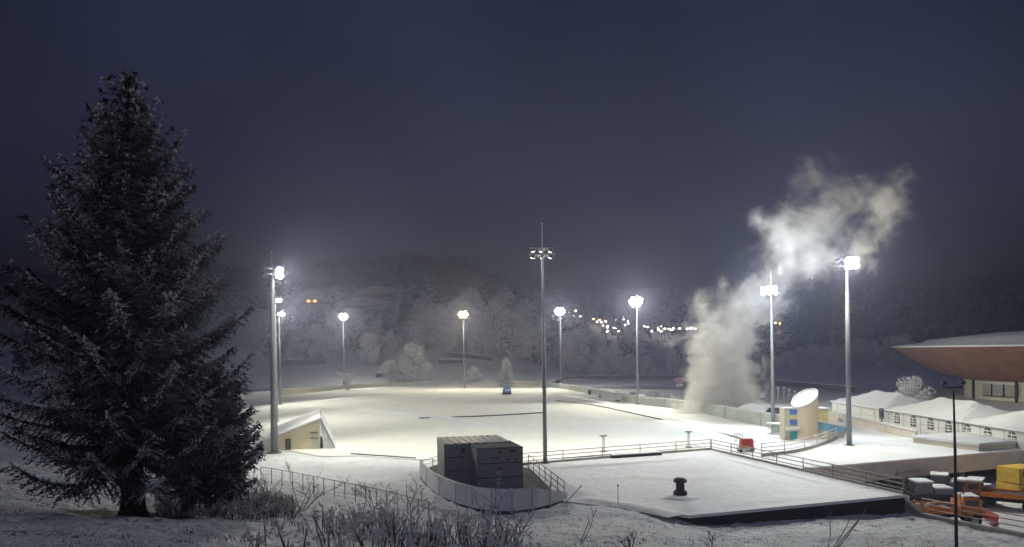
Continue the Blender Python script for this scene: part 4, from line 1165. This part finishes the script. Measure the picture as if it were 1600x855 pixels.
def limb_mesh(limbs, z_top, trunk_r, H, name, m, parent):
    b = MB()
    for path, r in limbs:
        k = len(path); b.tube([Vector(p) for p in path], [r * (1 - .8 * i / (k - 1)) for i in range(k)], 4, False)
    return b.build(name, m, parent, fix=False)

# the big spruce
def prof_big(t, az):
    w = np.interp(t, [0, .10, .16, .30, .42, .55, .65, .78, .88, .95, 1.0], [4.7, 5.2, 5.25, 4.7, 4.0, 3.3, 2.6, 1.65, .95, .5, .10])
    return w * (1 + .07 * math.sin(3 * az + 9 * t) + .06 * math.sin(5 * az - 17 * t))
Hs = 15.4
t = thing('spruce_tree', 'towering dark spruce with frosted branch tips and a bare dark trunk', 'tree', TREE)
pos, dr, ln, wd, fr, limbs = spruce_arrays(Hs, prof_big, 11, 1.75, .44, .15, 1.25, .130, .95, nbr=7)
ORG[t.name] = Vector((0, 0, 0))
sprig_mesh('crown', pos, dr, ln, wd, fr, M['spruce'], t)
NSPR = len(pos)
limb_mesh(limbs, 0, 0, Hs, 'limb', M['bark'], t)
ORG[t.name] = Vector((0, 0, 0))
b = MB(); zz = [-.4, 0, .25, .6, 1.2, 3, 6, 10, 14, Hs]; rr = [.62, .56, .44, .39, .37, .33, .26, .17, .07, .02]
b.tube([Vector((.03 * math.sin(z), .02 * math.cos(z * 1.3), z)) for z in zz], rr, 14, False); tk = b.build('trunk', M['bark'], t, True)
print('spruce sprigs', NSPR)

# the small conifer right of its trunk
def prof_small(tt, az): return np.interp(tt, [0, .15, .35, .6, .85, 1], [1.2, 1.95, 2.0, 1.6, .9, .15]) * (1 + .15 * math.sin(2 * az + 5 * tt))
pb = hit(327, 800); pb = D(327, 790, 28.5); pb.z = gz(pb.x, pb.y)
Hm = D(340, 585, 28.5).z - pb.z
t = thing('small_conifer', 'small dark bushy conifer on a thin stem right of the big trunk', 'tree', pb)
pos, dr, ln, wd, fr, limbs = spruce_arrays(Hm, prof_small, 5, .85, .22, .13, 1.0, .17, 1.0, nbr=8)
ORG[t.name] = Vector((0, 0, 0))
sprig_mesh('crown', pos, dr, ln, wd, fr * .8, M['spruce'], t)
limb_mesh(limbs, 0, 0, Hm, 'limb', M['bark'], t)
ORG[t.name] = Vector((0, 0, 0))
b = MB(); b.tube([(0, 0, -.3), (.02, 0, 1), (0, .02, Hm * .9)], [.10, .075, .02], 8, False); b.build('trunk', M['bark'], t, True)

# hoar-frosted broadleaf trees: trunk, limbs and a crown of fine frosted twigs
def frost_tree(seed, H=11.0, spread=.42, low=.2, nb=15, per=230, leaf=.34):
    rg = np.random.default_rng(seed)
    root = local('frosted_tree', '', 'tree')
    b = MB(); lean = rg.normal(0, .03, 2)
    tp = [Vector((lean[0] * z, lean[1] * z, z)) for z in np.linspace(-.4, H * .75, 6)]
    b.tube(tp, [H * .018, H * .016, H * .013, H * .010, H * .006, H * .003], 7, False)
    cents = []
    for i in range(nb):
        t_ = low + (1 - low) * (i + rg.random()) / nb
        a = i * 2.399 + rg.normal(0, .4)
        env = math.sin(PI * min(1, (t_ - low * .6) / (1 - low * .6)) ** .8) ** .7 if t_ < 1 else .2
        rad = H * spread * env * rg.uniform(.35, 1.0)
        c = np.array([rad * math.cos(a), rad * math.sin(a), H * t_]); cents.append((c, H * rg.uniform(.09, .16)))
        z0 = H * max(.12, t_ * .62 - .05)
        p0 = Vector((lean[0] * z0, lean[1] * z0, z0)); p1 = Vector(c); mid = (p0 + p1) / 2 + Vector((0, 0, H * .04))
        b.tube([p0, mid, p1], [H * .007, H * .005, H * .002], 4, False)
        for k in range(5):
            q = p1 + Vector(rg.normal(0, 1, 3)) * H * .09; b.tube([mid.lerp(p1, .5), q], [H * .003, H * .0012], 3, False)
    b.build('trunk', M['bark_frost'], root, fix=False)
    pos, dr, fr = [], [], []
    for c, r in cents:
        v = rg.normal(size=(per, 3)); v /= np.linalg.norm(v, axis=1, keepdims=True); rr = r * rg.random(per) ** .45 * 1.25
        pp = c + v * rr[:, None] * np.array([1.1, 1.1, .95])
        pos.append(pp); dr.append(v + rg.normal(0, .5, (per, 3)) + np.array([0, 0, .25])); fr.append(np.clip(rg.uniform(.3, 1.0, per), 0, 1))
    pos = np.concatenate(pos); pos[:, 2] = np.maximum(pos[:, 2], .4); n = len(pos)
    sprig_mesh('crown', pos, np.concatenate(dr), leaf * rg.uniform(.8, 1.8, n), leaf * rg.uniform(.14, .3, n), np.concatenate(fr), M['frost'], root)
    return root
PROT = [frost_tree(21, 11, .40), frost_tree(22, 11, .50, .12, 16), frost_tree(23, 11, .30, .2, 13), frost_tree(24, 11, .62, .05, 18), frost_tree(25, 11, .36, .3, 14)]
USED = set()
def frost_conifer(seed, H, dark):
    def pf(tt, az): return H * np.interp(tt, [0, .12, .5, .85, 1], [.24, .27, .17, .06, .01]) * (1 + .12 * math.sin(3 * az + tt * 7))
    root = local('frosted_conifer', '', 'tree')
    pos, dr, ln, wd, fr, limbs = spruce_arrays(H, pf, seed, H * .06, H * .055, H * .045, H * .09, H * .055, .75, nbr=7)
    sprig_mesh('crown', pos, dr, ln, wd * 1.2, np.clip(fr * 1.2 + (.1 if dark else .45), 0, 1), M['frost'] if not dark else M['far_trees'], root)
    b = MB(); b.tube([(0, 0, -.4), (0, 0, H * .5), (0, 0, H * .97)], [H * .02, H * .012, H * .003], 6, False); b.build('trunk', M['bark'], root)
    return root
CON = [frost_conifer(31, 11, False), frost_conifer(32, 11, True)]
def plant(proto, px, py, hpx, label, group, wide=1.0, d=None):
    q = hit(px, py) if d is None else Vector((ray(px, py)[0] * d, d, gz(ray(px, py)[0] * d, d)))
    Hm = hpx / F * q.y; s = Hm / 11.0
    rz = random.uniform(0, 6.28)
    if id(proto) not in USED:
        USED.add(id(proto)); o = proto; o.location = q; o.rotation_euler = (0, 0, rz); o.scale = (s * wide, s * wide, s); o['label'] = label
    else: o = copy_thing(proto, q, rz, (s * wide, s * wide, s), label)
    o['group'] = group
    return o
random.seed(12)
G1 = 'hoar frosted trees beyond the oval'
plant(CON[0], 791, 598, 44, 'small symmetrical frost covered conifer left of the dark mast', G1, 1.25, 232)
plant(CON[1], 635, 512, 52, 'dark frost laden conifer right of the hillside houses', G1, 1.2)
near_list = [  # px, base py, height px, prototype, width, label
 (645, 592, 58, 1, 1.0, 'broad frosted tree on the bank between the sculpture and the yellowish mast'),
 (611, 588, 34, 2, 1.3, 'low frosted tree left of the broad one on the bank'),
 (578, 572, 48, 1, .9, 'rounded frosted tree right of the sculpture mast'),
 (520, 560, 68, 3, .8, 'large spreading frosted tree behind the sculpture mast'),
 (494, 562, 46, 1, 1.0, 'frosted tree left of the sculpture mast, below the lit house'),
 (462, 566, 34, 3, .8, 'low wide frosted bush below the lit house, right of the thick pale mast'),
 (741, 596, 24, 1, 1.0, 'small frosted bush right of the yellowish mast'),
 (903, 592, 62, 0, 1.0, 'tall frosted tree just right of the bend mast'),
 (885, 594, 50, 4, 1.0, 'frosted tree close behind the bend mast'),
 (943, 592, 44, 1, .9, 'frosted tree midway between the bend mast and the bright mast'),
 (962, 591, 50, 2, .7, 'slender frosted tree left of the bright mast'),
 (985, 590, 34, 1, 1.1, 'rounded frosted tree directly behind the bright mast'),
 (1010, 589, 32, 0, 1.0, 'frosted tree directly right of the bright mast'),
 (1051, 590, 40, 4, .9, 'frosted tree behind the oval sign'),
 (1083, 592, 30, 3, .9, 'low frosted tree at the left edge of the smoke'),
 (828, 590, 48, 4, .9, 'frosted tree left of the dark mast behind the far bend'),
 (1425, 612, 62, 1, 1.1, 'frosted tree in front of the tip of the round hall'),
 (352, 545, 46, 0, 1.1, 'frosted tree against the upper right side of the big spruce'),
 (385, 548, 52, 3, .9, 'spreading frosted tree between the spruce and the thick pale mast'),
]
for px, py, h, k, w, lab in near_list:
    plant(PROT[k], px, py, h, lab, G1, w, d=(None if py < 588 else (250 if px < 820 else (112 if px == 1425 else 300))))
rows = [('hazy frosted tree in the grove behind the far bend', [(x, y, h) for x, y, h in [(690, 545, 60), (718, 540, 66), (752, 556, 64), (775, 548, 72), (802, 562, 70), (822, 545, 66), (668, 548, 56), (700, 560, 44), (735, 520, 60), (790, 520, 60), (660, 520, 46), (845, 560, 52)]]),
        ('frosted tree in the grove below the lit house', [(435, 545, 52), (450, 528, 46), (480, 522, 40), (510, 520, 36), (545, 535, 48), (562, 545, 40), (590, 548, 44), (608, 560, 40), (420, 560, 44)]),
        ('dim frosted tree in the row beyond the field at the right', [(1110, 590, 34), (1250, 588, 30), (1272, 592, 36), (1296, 594, 40), (1318, 596, 34), (1342, 598, 42), (1366, 600, 38), (1390, 600, 48), (1230, 586, 28), (1410, 600, 50)]),
        ('pale frosted tree glimpsed past the left edge of the spruce', [(-10, 540, 60), (20, 530, 56), (60, 548, 40), (90, 545, 40)])]
for lab, lst in rows:
    for px, py, h in lst:
        plant(PROT[random.randrange(5)], px, py, h, lab, lab.replace('tree', 'trees'), random.uniform(.9, 1.3), d=(None if px < 900 else random.uniform(330, 400)))
for p_ in PROT + CON:
    if id(p_) not in USED: bpy.data.objects.remove(p_)

# far wood on the hillside, reading as one mass
rg = np.random.default_rng(77)
fx, fy = [], []
while len(fx) < 6500:
    y = rg.uniform(300, 1150); x = rg.uniform(-.82, .82) * y
    a = x / y
    if a > .10 and y < 455: continue
    if .06 < a < .30 and y > 470 and rg.random() < .85: continue
    if a < .10 and y < 380 and mnoise.noise(Vector((x * .02, y * .02, 3))) < -.05: continue
    if -.33 < a < -.14 and 325 < y < 380: continue
    if mnoise.noise(Vector((x * .02, y * .02, 0))) < -.35: continue
    fx.append(x); fy.append(y)
fx = np.array(fx); fy = np.array(fy); fz = ground_z(fx, fy)
per = 26; n = len(fx)
Ht = rg.uniform(7, 15, n)
con = rg.random(n) < .45
u = rg.random((n, per)); a = rg.uniform(0, 6.28, (n, per))
rad = np.where(con[:, None], (1 - u) * .26, np.sin(PI * np.clip(u, .05, .97)) * .40) * Ht[:, None] * np.sqrt(rg.random((n, per)))
pos = np.stack([fx[:, None] + rad * np.cos(a), fy[:, None] + rad * np.sin(a), fz[:, None] + Ht[:, None] * (.08 + .92 * u)], -1).reshape(-1, 3)
dirs = np.stack([np.cos(a), np.sin(a), rg.uniform(-.4, .6, (n, per))], -1).reshape(-1, 3)
L = (np.repeat(Ht, per) * rg.uniform(.10, .24, n * per))
fw_ = sprig_mesh('far_forest', pos, dirs, L, L * .42, np.clip(np.repeat(np.where(con, .25, .6), per) + rg.normal(0, .2, n * per), 0, 1), M['far_trees'])
tag(fw_, 'misty frosted forest covering the hills', None, None, 'stuff')

# dry frosted grass on the slope
rg = np.random.default_rng(5)
pos, dirs, L, Wd, fr = [], [], [], [], []
def scatter(n, fpx, dens, hgt):
    c = 0
    while c < n:
        px, py = fpx()
        x = None
        q = hit(px, py, 10, 62)
        if q.y > 60: continue
        w = mnoise.noise(Vector((q.x * .5, q.y * .5, 2.0)))
        if w < dens: continue
        k = random.randint(2, 6)
        for i in range(k):
            pos.append((q.x + random.gauss(0, .1), q.y + random.gauss(0, .1), q.z - .03)); dirs.append((random.gauss(0, .26), random.gauss(0, .26), 1))
            L.append(hgt * random.uniform(.45, 1.25)); Wd.append(random.uniform(.008, .016) * (1.5 if hgt > .45 else 1)); fr.append(random.random() ** 2 * .9)
        c += 1
random.seed(41)
def band():     # the thick stand of weeds along the crest
    px = random.triangular(330, 860, 600); lo = np.interp(px, [330, 430, 520, 650, 860], [792, 790, 806, 826, 858])
    return px, min(900, lo + abs(random.gauss(0, 32)))
scatter(80, band, .0, .8)
scatter(150, band, -.2, .40)
scatter(300, lambda: (random.uniform(250, 460), random.uniform(778, 812)), -.1, .5)
scatter(900, lambda: (random.uniform(640, 1460), random.uniform(795, 880)), .05, .16)
scatter(300, lambda: (random.uniform(0, 420), random.uniform(735, 880)), .2, .12)
pos = np.array(pos); dirs = np.array(dirs); L = np.array(L); Wd = np.array(Wd); fr = np.array(fr)
# seed heads and side leaves on the taller stalks
tall = L > .45
tp = pos[tall] + dirs[tall] / np.linalg.norm(dirs[tall], axis=1, keepdims=True) * (L[tall] * rg.uniform(.45, .95, tall.sum()))[:, None]
k = 5
p2 = np.repeat(tp, k, 0) + rg.normal(0, .05, (len(tp) * k, 3)); d2 = rg.normal(0, 1, (len(tp) * k, 3)) + np.array([0, 0, .6])
pos = np.concatenate([pos, p2]); dirs = np.concatenate([dirs, d2]); L = np.concatenate([L, rg.uniform(.06, .17, len(p2))]); Wd = np.concatenate([Wd, rg.uniform(.014, .036, len(p2))]); fr = np.concatenate([fr, rg.uniform(.55, 1, len(p2))])
gr_ = sprig_mesh('dry_grass', pos, dirs, L, Wd, fr, M['weeds']); tag(gr_, 'dry frosted grass and weeds on the slope', None, None, 'stuff')

# frosted bare shrubs
M['shrub'] = mat('frosted_shrub_bark', (.26, .255, .26), .9, noise=.55, nscale=9)
def shrub(label, px, py, d, H, seed, stems=4, lean=0.0, depth_=3, spread=.5, r0=.022):
    rg = random.Random(seed)
    q = Vector((ray(px, py)[0] * d, d, 0)); q.z = gz(q.x, q.y)
    t = thing('frosted_shrub', label, 'shrub', q, 'bare frosted shrubs on the slope')
    tips = []
    def grow(b, p, dirv, L, r, lev):
        k = 4; pts = [p]; dd = dirv.copy()
        for i in range(k):
            dd = (dd + Vector((rg.gauss(0, .13), rg.gauss(0, .10), rg.gauss(.02, .06)))).normalized(); pts.append(pts[-1] + dd * L / k)
        b.tube(pts, [r * (1 - (.6 if lev or depth_ else .25) * i / k) for i in range(k + 1)], 5, False)
        tips.append((pts[-1], dd)); tips.append((pts[2], dd))
        if lev > 0:
            for i in range(rg.randint(2, 4)):
                j = rg.randint(1, k)
                nd = (dd + Vector((rg.gauss(0, .6), rg.gauss(0, .45), rg.gauss(.1, .3)))).normalized()
                grow(b, pts[j], nd, L * rg.uniform(.35, .65), r * .55, lev - 1)
    for i in range(stems):
        b = MB(); u = (i + .5) / stems * 2 - 1
        dirv = Vector((u * spread + lean + rg.gauss(0, .08), rg.gauss(0, .2), 1)).normalized()
        grow(b, q - Vector((0, 0, .1)), dirv, H * rg.uniform(.55, .8), r0 * rg.uniform(.8, 1.2), depth_)
        b.build('branch', M['shrub'], t, fix=False)
    if depth_ == 0 or stems < 3 or H < .8: return
    pos, dirs = [], []
    for p, dd in tips:
        for i in range(2): pos.append(tuple(p - q + Vector((rg.gauss(0, .02), rg.gauss(0, .02), rg.gauss(0, .02))))); dirs.append(tuple(dd + Vector((rg.gauss(0, .6), rg.gauss(0, .6), rg.gauss(0, .6)))))
    n = len(pos); rn = np.random.default_rng(seed)
    sprig_mesh('frosted_twigs', np.array(pos), np.array(dirs), rn.uniform(.03, .09, n), rn.uniform(.006, .013, n), rn.uniform(.4, 1, n), M['weeds'], t)
for a in [('arching frosted shrub in front of the curved barrier, its tallest stem leaning left', 785, 850, 20, 1.9, 3, 3, -.35, 3, .6),
          ('frosted shrub bowing right below the curved barrier', 800, 852, 21, 1.4, 8, 3, .55, 2, .5),
          ('leafless shrub at the foot of the wire fence, left of the curved barrier', 590, 830, 32, 2.1, 12, 4, .1, 3, .6),
          ('straggly shrub among the weeds below the cream shed', 470, 820, 33, 2.3, 15, 4, .25, 3, .7),
          ('upright frosted shrub in the weeds left of the platform', 640, 845, 27, 1.6, 19, 4, .15, 3, .5),
          ('tangled twiggy shrub beside the stem of the small conifer', 395, 800, 30, 1.6, 23, 6, .3, 3, 1.1),
          ('spindly shrub at the bottom edge left of the arching shrub', 720, 856, 20, 1.1, 27, 4, .0, 2, .5),
          ('lone thin shrub on the slope right of the platform', 905, 858, 24, 1.5, 31, 2, .35, 1, .3),
          ('low frosted shrub at the bottom edge below the big flat roof', 985, 860, 20, .7, 35, 4, .0, 2, .5),
          ('bundle of thick bent stems rising before the black roof face', 1293, 850, 24, 2.6, 39, 4, .55, 0, .32, .020),
          ('small leafless shrub before the black roof face at its left end', 1110, 850, 30, 1.0, 43, 3, .1, 2, .5)]:
    shrub(*a)

# ------------------------------------------------------------------ hillside houses
def house(label, px, py, w, dpt, h, roof_h, rz, lit=(), d=None, wins=((-.25, .35), (.25, .35)), balcony=True):
    q = hit(px, py); t = local('house', label, 'house')
    b = MB(); b.box((0, 0, h / 2 - 1.5), (w, dpt, h + 3)); b.extrude([Vector((-w / 2, -dpt / 2, h)), Vector((w / 2, -dpt / 2, h)), Vector((0, -dpt / 2, h + roof_h))], (0, dpt, 0)); b.build('wall', M['house'], t)
    b = MB(); o = 1.0
    sl = roof_h / (w / 2)
    for s in (-1, 1):
        b.extrude([Vector((0, -dpt / 2 - o, h + roof_h + .03)), Vector((s * (w / 2 + o), -dpt / 2 - o, h - o * sl + .03)), Vector((s * (w / 2 + o), -dpt / 2 - o, h - o * sl + .5)), Vector((0, -dpt / 2 - o, h + roof_h + .5))], (0, dpt + 2 * o, 0))
    rf = b.build('snowy_roof', M['snow_clean'], t)
    b = MB(); b.box((w * .2, dpt * .1, h + roof_h * .9), (.9, .9, 2.4)); b.build('chimney', M['stone'], rf)
    for i, (u, v) in enumerate(wins):
        b = MB(); b.box((u * w, -dpt / 2 - .03, v * h + h * .12), (1.5, .1, 1.5)); b.build('window', M['win_lit'] if i in lit else M['win_dark'], t)
    b = MB(); b.box((-w * .05, -dpt / 2 - .03, .9), (1.2, .1, 2.1)); b.build('door', M['timber'], t)
    if balcony:
        b = MB(); b.box((0, -dpt / 2 - .8, h * .36), (w * .9, 1.6, .2)); b.box((0, -dpt / 2 - 1.6, h * .36 + .5), (w * .9, .12, .9)); b.build('balcony', M['timber'], t)
    t.location = q; t.rotation_euler = (0, 0, rz)
    return t
house('hillside house with two glowing orange windows', 492, 484, 11, 9, 6.2, 2.6, .15, lit=(0, 1), wins=((-.22, .45), (.05, .45), (.3, .45), (-.3, .05), (.3, .05)))
house('unlit hillside house just right of the lit one', 527, 482, 10, 9, 5.6, 2.4, -.2, wins=((-.25, .4), (.2, .4), (0, .75)))
house('wide low hillside house uppermost among the roofs', 590, 470, 18, 10, 4.2, 2.2, .1, wins=((-.3, .4), (0, .4), (.3, .4)))
house('long unlit hillside building on the terraces left of the dark conifer', 570, 486, 22, 9, 3.6, 1.6, -.05, wins=((-.35, .4), (-.1, .4), (.15, .4), (.38, .4)))
house('small dim house on the slope at the far left behind the spruce', 330, 470, 11, 9, 5, 2.4, .3)
# dark banks and terrace walls drawn across the snow
for lab, a_, b_, hh in [('dark stone terrace wall on the slope right of the thick pale mast', (440, 572), (508, 569), 2.2), ('short dark terrace wall between the sculpture and the broad frosted tree', (588, 590), (612, 588), 1.4),
                    ('thin dark terrace wall left of the yellowish mast', (686, 568), (724, 567), 1.3), ('dark terrace wall slanting right of the yellowish mast', (704, 558), (768, 565), 1.6),
                    ('terrace wall under the long hillside building', (545, 492), (612, 490), 2.0), ('terrace wall lower on the hillside below the long building', (556, 504), (604, 503), 1.8)]:
    p0 = hit(*a_); p1 = hit(*b_); pts = [p0.lerp(p1, k / 8) for k in range(9)]
    for p in pts: p.z = gz(p.x, p.y)
    t = thing('terrace_wall', lab, 'terrace wall', p0)
    b = MB(); b.wall(pts, [p.z - .6 for p in pts], hh + .6, .7); b.build('wall', M['stone'], t)
    b = MB(); b.wall(pts, [p.z + hh + .003 for p in pts], .18, .9); b.build('snow_cap', M['snow_clean'], t)

# lights of the village across the valley
def street(px, py, label, group, em, hgt=6.5, dmin=480):
    a = ray(px, py); d = np.arange(dmin, 1250, 1.0); h = d * a[2] - ground_z(d * a[0], d)
    i = np.where(h < hgt)[0]; k = d[i[0]] if len(i) else 1200
    q = Vector((a[0] * k, k, 0)); q.z = gz(q.x, q.y); zt = a[2] * k
    t = thing('street_lamp', label, 'street lamp', q, group)
    b = MB(); b.tube([q - Vector((0, 0, .5)), (q.x, q.y, zt + .3)], [.15, .08], 5); b.tube([(q.x, q.y, zt + .3), (q.x, q.y - 1.0, zt + .35)], .07, 4); b.build('pole', M['dark_steel'], t)
    b = MB(); b.box((q.x, q.y - 1.0, zt), (1.1, .6, .5)); b.build('lamp', em, t)
VL = [(895.8, 493.8), (899, 485.8), (907, 494.7), (915, 495.7), (933, 502.7), (939.5, 503.4), (946.4, 502.7), (942.6, 509), (948.5, 511.6), (948.8, 508.9), (959, 512.3), (962, 513), (948.8, 518), (966, 518), (961.5, 500), (974, 499), (975, 495), (981, 502), (976, 508), (981.5, 505.7),
      (1007, 510), (1011.6, 511), (1018, 517.4), (1028, 512.3), (1029, 515), (1033, 510), (1033, 518), (1038, 514), (1044.6, 514.3), (1048.4, 516), (1052, 513.6), (1061.5, 513.6), (1073, 514), (1078, 513.4), (1080.5, 513.4), (1086, 513.4)]
for px, py in VL: street(px, py, 'tiny white street light of the village across the valley', 'white street lights of the far village', M['street_white'])
for px, py in [(927.4, 498.6), (936.4, 499.6)]: street(px, py, 'tiny amber street light among the white ones left of the bright mast', 'amber street lights of the far village', M['street_amber'])
for px, py in [(1211, 505), (1218, 505.5)]: street(px, py, 'small orange light close right of the bluish lamp mast', 'orange lights beside the bluish mast', M['street_amber'])
street(1269, 434, 'single faint light high on the dark hill, above the smoke gap', None, M['street_white'])

# ------------------------------------------------------------------ the steam column
SM = []   # centre and radius of each billow, from the ground up
def sb(px, py, d, rpx):
    rpx *= 1.18 if py > 480 else 1.14; p = D(px, py, d); SM.append((p, rpx / F * d))
for a in [(1060, 642, 130, 20), (1088, 646, 129, 30), (1165, 650, 126, 32), (1120, 645, 128, 44), (1150, 600, 125, 42), (1096, 530, 122, 34), (1122, 605, 126, 46), (1112, 568, 124, 40), (1132, 540, 122, 50), (1112, 498, 120, 36), (1150, 505, 119, 48), (1175, 470, 119, 42), (1205, 440, 119, 46),
          (1240, 420, 116, 44), (1235, 375, 112, 46), (1262, 355, 104, 50), (1290, 345, 102, 48), (1225, 350, 105, 34), (1300, 305, 100, 40), (1275, 285, 99, 32), (1272, 258, 98, 18),
          (1330, 320, 97, 34), (1360, 375, 95, 30), (1378, 345, 94, 34), (1392, 315, 93, 28), (1406, 285, 92, 18), (1350, 395, 95, 26), (1290, 400, 104, 30)]: sb(*a)
o0 = SM[0][0].copy()
bm = bmesh.new()
for c, r in SM:
    bmesh.ops.create_icosphere(bm, subdivisions=2, radius=r * (1.55 if c.z < 5 else 2.0), matrix=Matrix.Translation(c - o0))
me = bpy.data.meshes.new('smoke'); bm.to_mesh(me); bm.free()
tmp = bpy.data.objects.new('smoke', me); C.objects.link(tmp)
md = tmp.modifiers.new('r', 'REMESH'); md.mode = 'VOXEL'; md.voxel_size = .9
dg = bpy.context.evaluated_depsgraph_get(); dg.update()
me2 = bpy.data.meshes.new_from_object(tmp.evaluated_get(dg))
bpy.data.objects.remove(tmp); bpy.data.meshes.remove(me)
me2.name = 'smoke'
smoke = bpy.data.objects.new('smoke', me2); C.objects.link(smoke); smoke.location = o0
tag(smoke, 'billowing column of pale steam leaning to the right', None, None, 'stuff')
sm = bpy.data.materials.new('steam'); sm.use_nodes = True
nt = sm.node_tree; nt.nodes.clear(); N = nt.nodes; Lk = nt.links
tc = N.new('ShaderNodeTexCoord')
nz = N.new('ShaderNodeTexNoise'); nz.inputs['Scale'].default_value = .16; nz.inputs['Detail'].default_value = 3.0; nz.inputs['Roughness'].default_value = .6
Lk.new(tc.outputs['Object'], nz.inputs['Vector'])
sub = N.new('ShaderNodeVectorMath'); sub.operation = 'SUBTRACT'; sub.inputs[1].default_value = (.5, .5, .5); Lk.new(nz.outputs['Color'], sub.inputs[0])
scl = N.new('ShaderNodeVectorMath'); scl.operation = 'SCALE'; scl.inputs['Scale'].default_value = 12.0; Lk.new(sub.outputs[0], scl.inputs[0])
add = N.new('ShaderNodeVectorMath'); add.operation = 'ADD'; Lk.new(tc.outputs['Object'], add.inputs[0]); Lk.new(scl.outputs[0], add.inputs[1])
last = None
for c, r in SM:
    ds = N.new('ShaderNodeVectorMath'); ds.operation = 'DISTANCE'; Lk.new(add.outputs[0], ds.inputs[0]); ds.inputs[1].default_value = tuple(c - o0)
    ma = N.new('ShaderNodeMath'); ma.operation = 'MULTIPLY_ADD'; ma.inputs[1].default_value = -1.0 / r; ma.inputs[2].default_value = 1.12; Lk.new(ds.outputs['Value'], ma.inputs[0])
    if last is None: last = ma.outputs[0]
    else:
        mx = N.new('ShaderNodeMath'); mx.operation = 'MAXIMUM'; Lk.new(last, mx.inputs[0]); Lk.new(ma.outputs[0], mx.inputs[1]); last = mx.outputs[0]
n2 = N.new('ShaderNodeTexNoise'); n2.inputs['Scale'].default_value = .24; n2.inputs['Detail'].default_value = 5.5; n2.inputs['Roughness'].default_value = .72; n2.inputs['Distortion'].default_value = 1.1
Lk.new(tc.outputs['Object'], n2.inputs['Vector'])
m1 = N.new('ShaderNodeMapRange'); m1.inputs[1].default_value = .3; m1.inputs[2].default_value = .7; m1.inputs[3].default_value = -.80; m1.inputs[4].default_value = .50; Lk.new(n2.outputs['Fac'], m1.inputs[0])
ad = N.new('ShaderNodeMath'); ad.operation = 'ADD'; Lk.new(last, ad.inputs[0]); Lk.new(m1.outputs[0], ad.inputs[1])
m2 = N.new('ShaderNodeMapRange'); m2.interpolation_type = 'SMOOTHSTEP'; m2.inputs[1].default_value = -.05; m2.inputs[2].default_value = 1.5; m2.inputs[3].default_value = 0; m2.inputs[4].default_value = 1
Lk.new(ad.outputs[0], m2.inputs[0])
sx = N.new('ShaderNodeSeparateXYZ'); Lk.new(tc.outputs['Object'], sx.inputs[0])
m3 = N.new('ShaderNodeMapRange'); m3.inputs[1].default_value = 2; m3.inputs[2].default_value = 32; m3.inputs[3].default_value = 1.0; m3.inputs[4].default_value = .14; Lk.new(sx.outputs['Z'], m3.inputs[0])
mm = N.new('ShaderNodeMath'); mm.operation = 'MULTIPLY'; Lk.new(m2.outputs[0], mm.inputs[0]); Lk.new(m3.outputs[0], mm.inputs[1])
md_ = N.new('ShaderNodeMath'); md_.operation = 'MULTIPLY'; md_.inputs[1].default_value = 1.5; Lk.new(mm.outputs[0], md_.inputs[0])
pv = N.new('ShaderNodeVolumePrincipled'); pv.inputs['Color'].default_value = (.97, .94, .88, 1); pv.inputs['Anisotropy'].default_value = .1
Lk.new(md_.outputs[0], pv.inputs['Density'])
so = N.new('ShaderNodeOutputMaterial'); Lk.new(pv.outputs[0], so.inputs['Volume'])
sm.cycles.volume_step_rate = .12
me2.materials.clear(); me2.materials.append(sm)
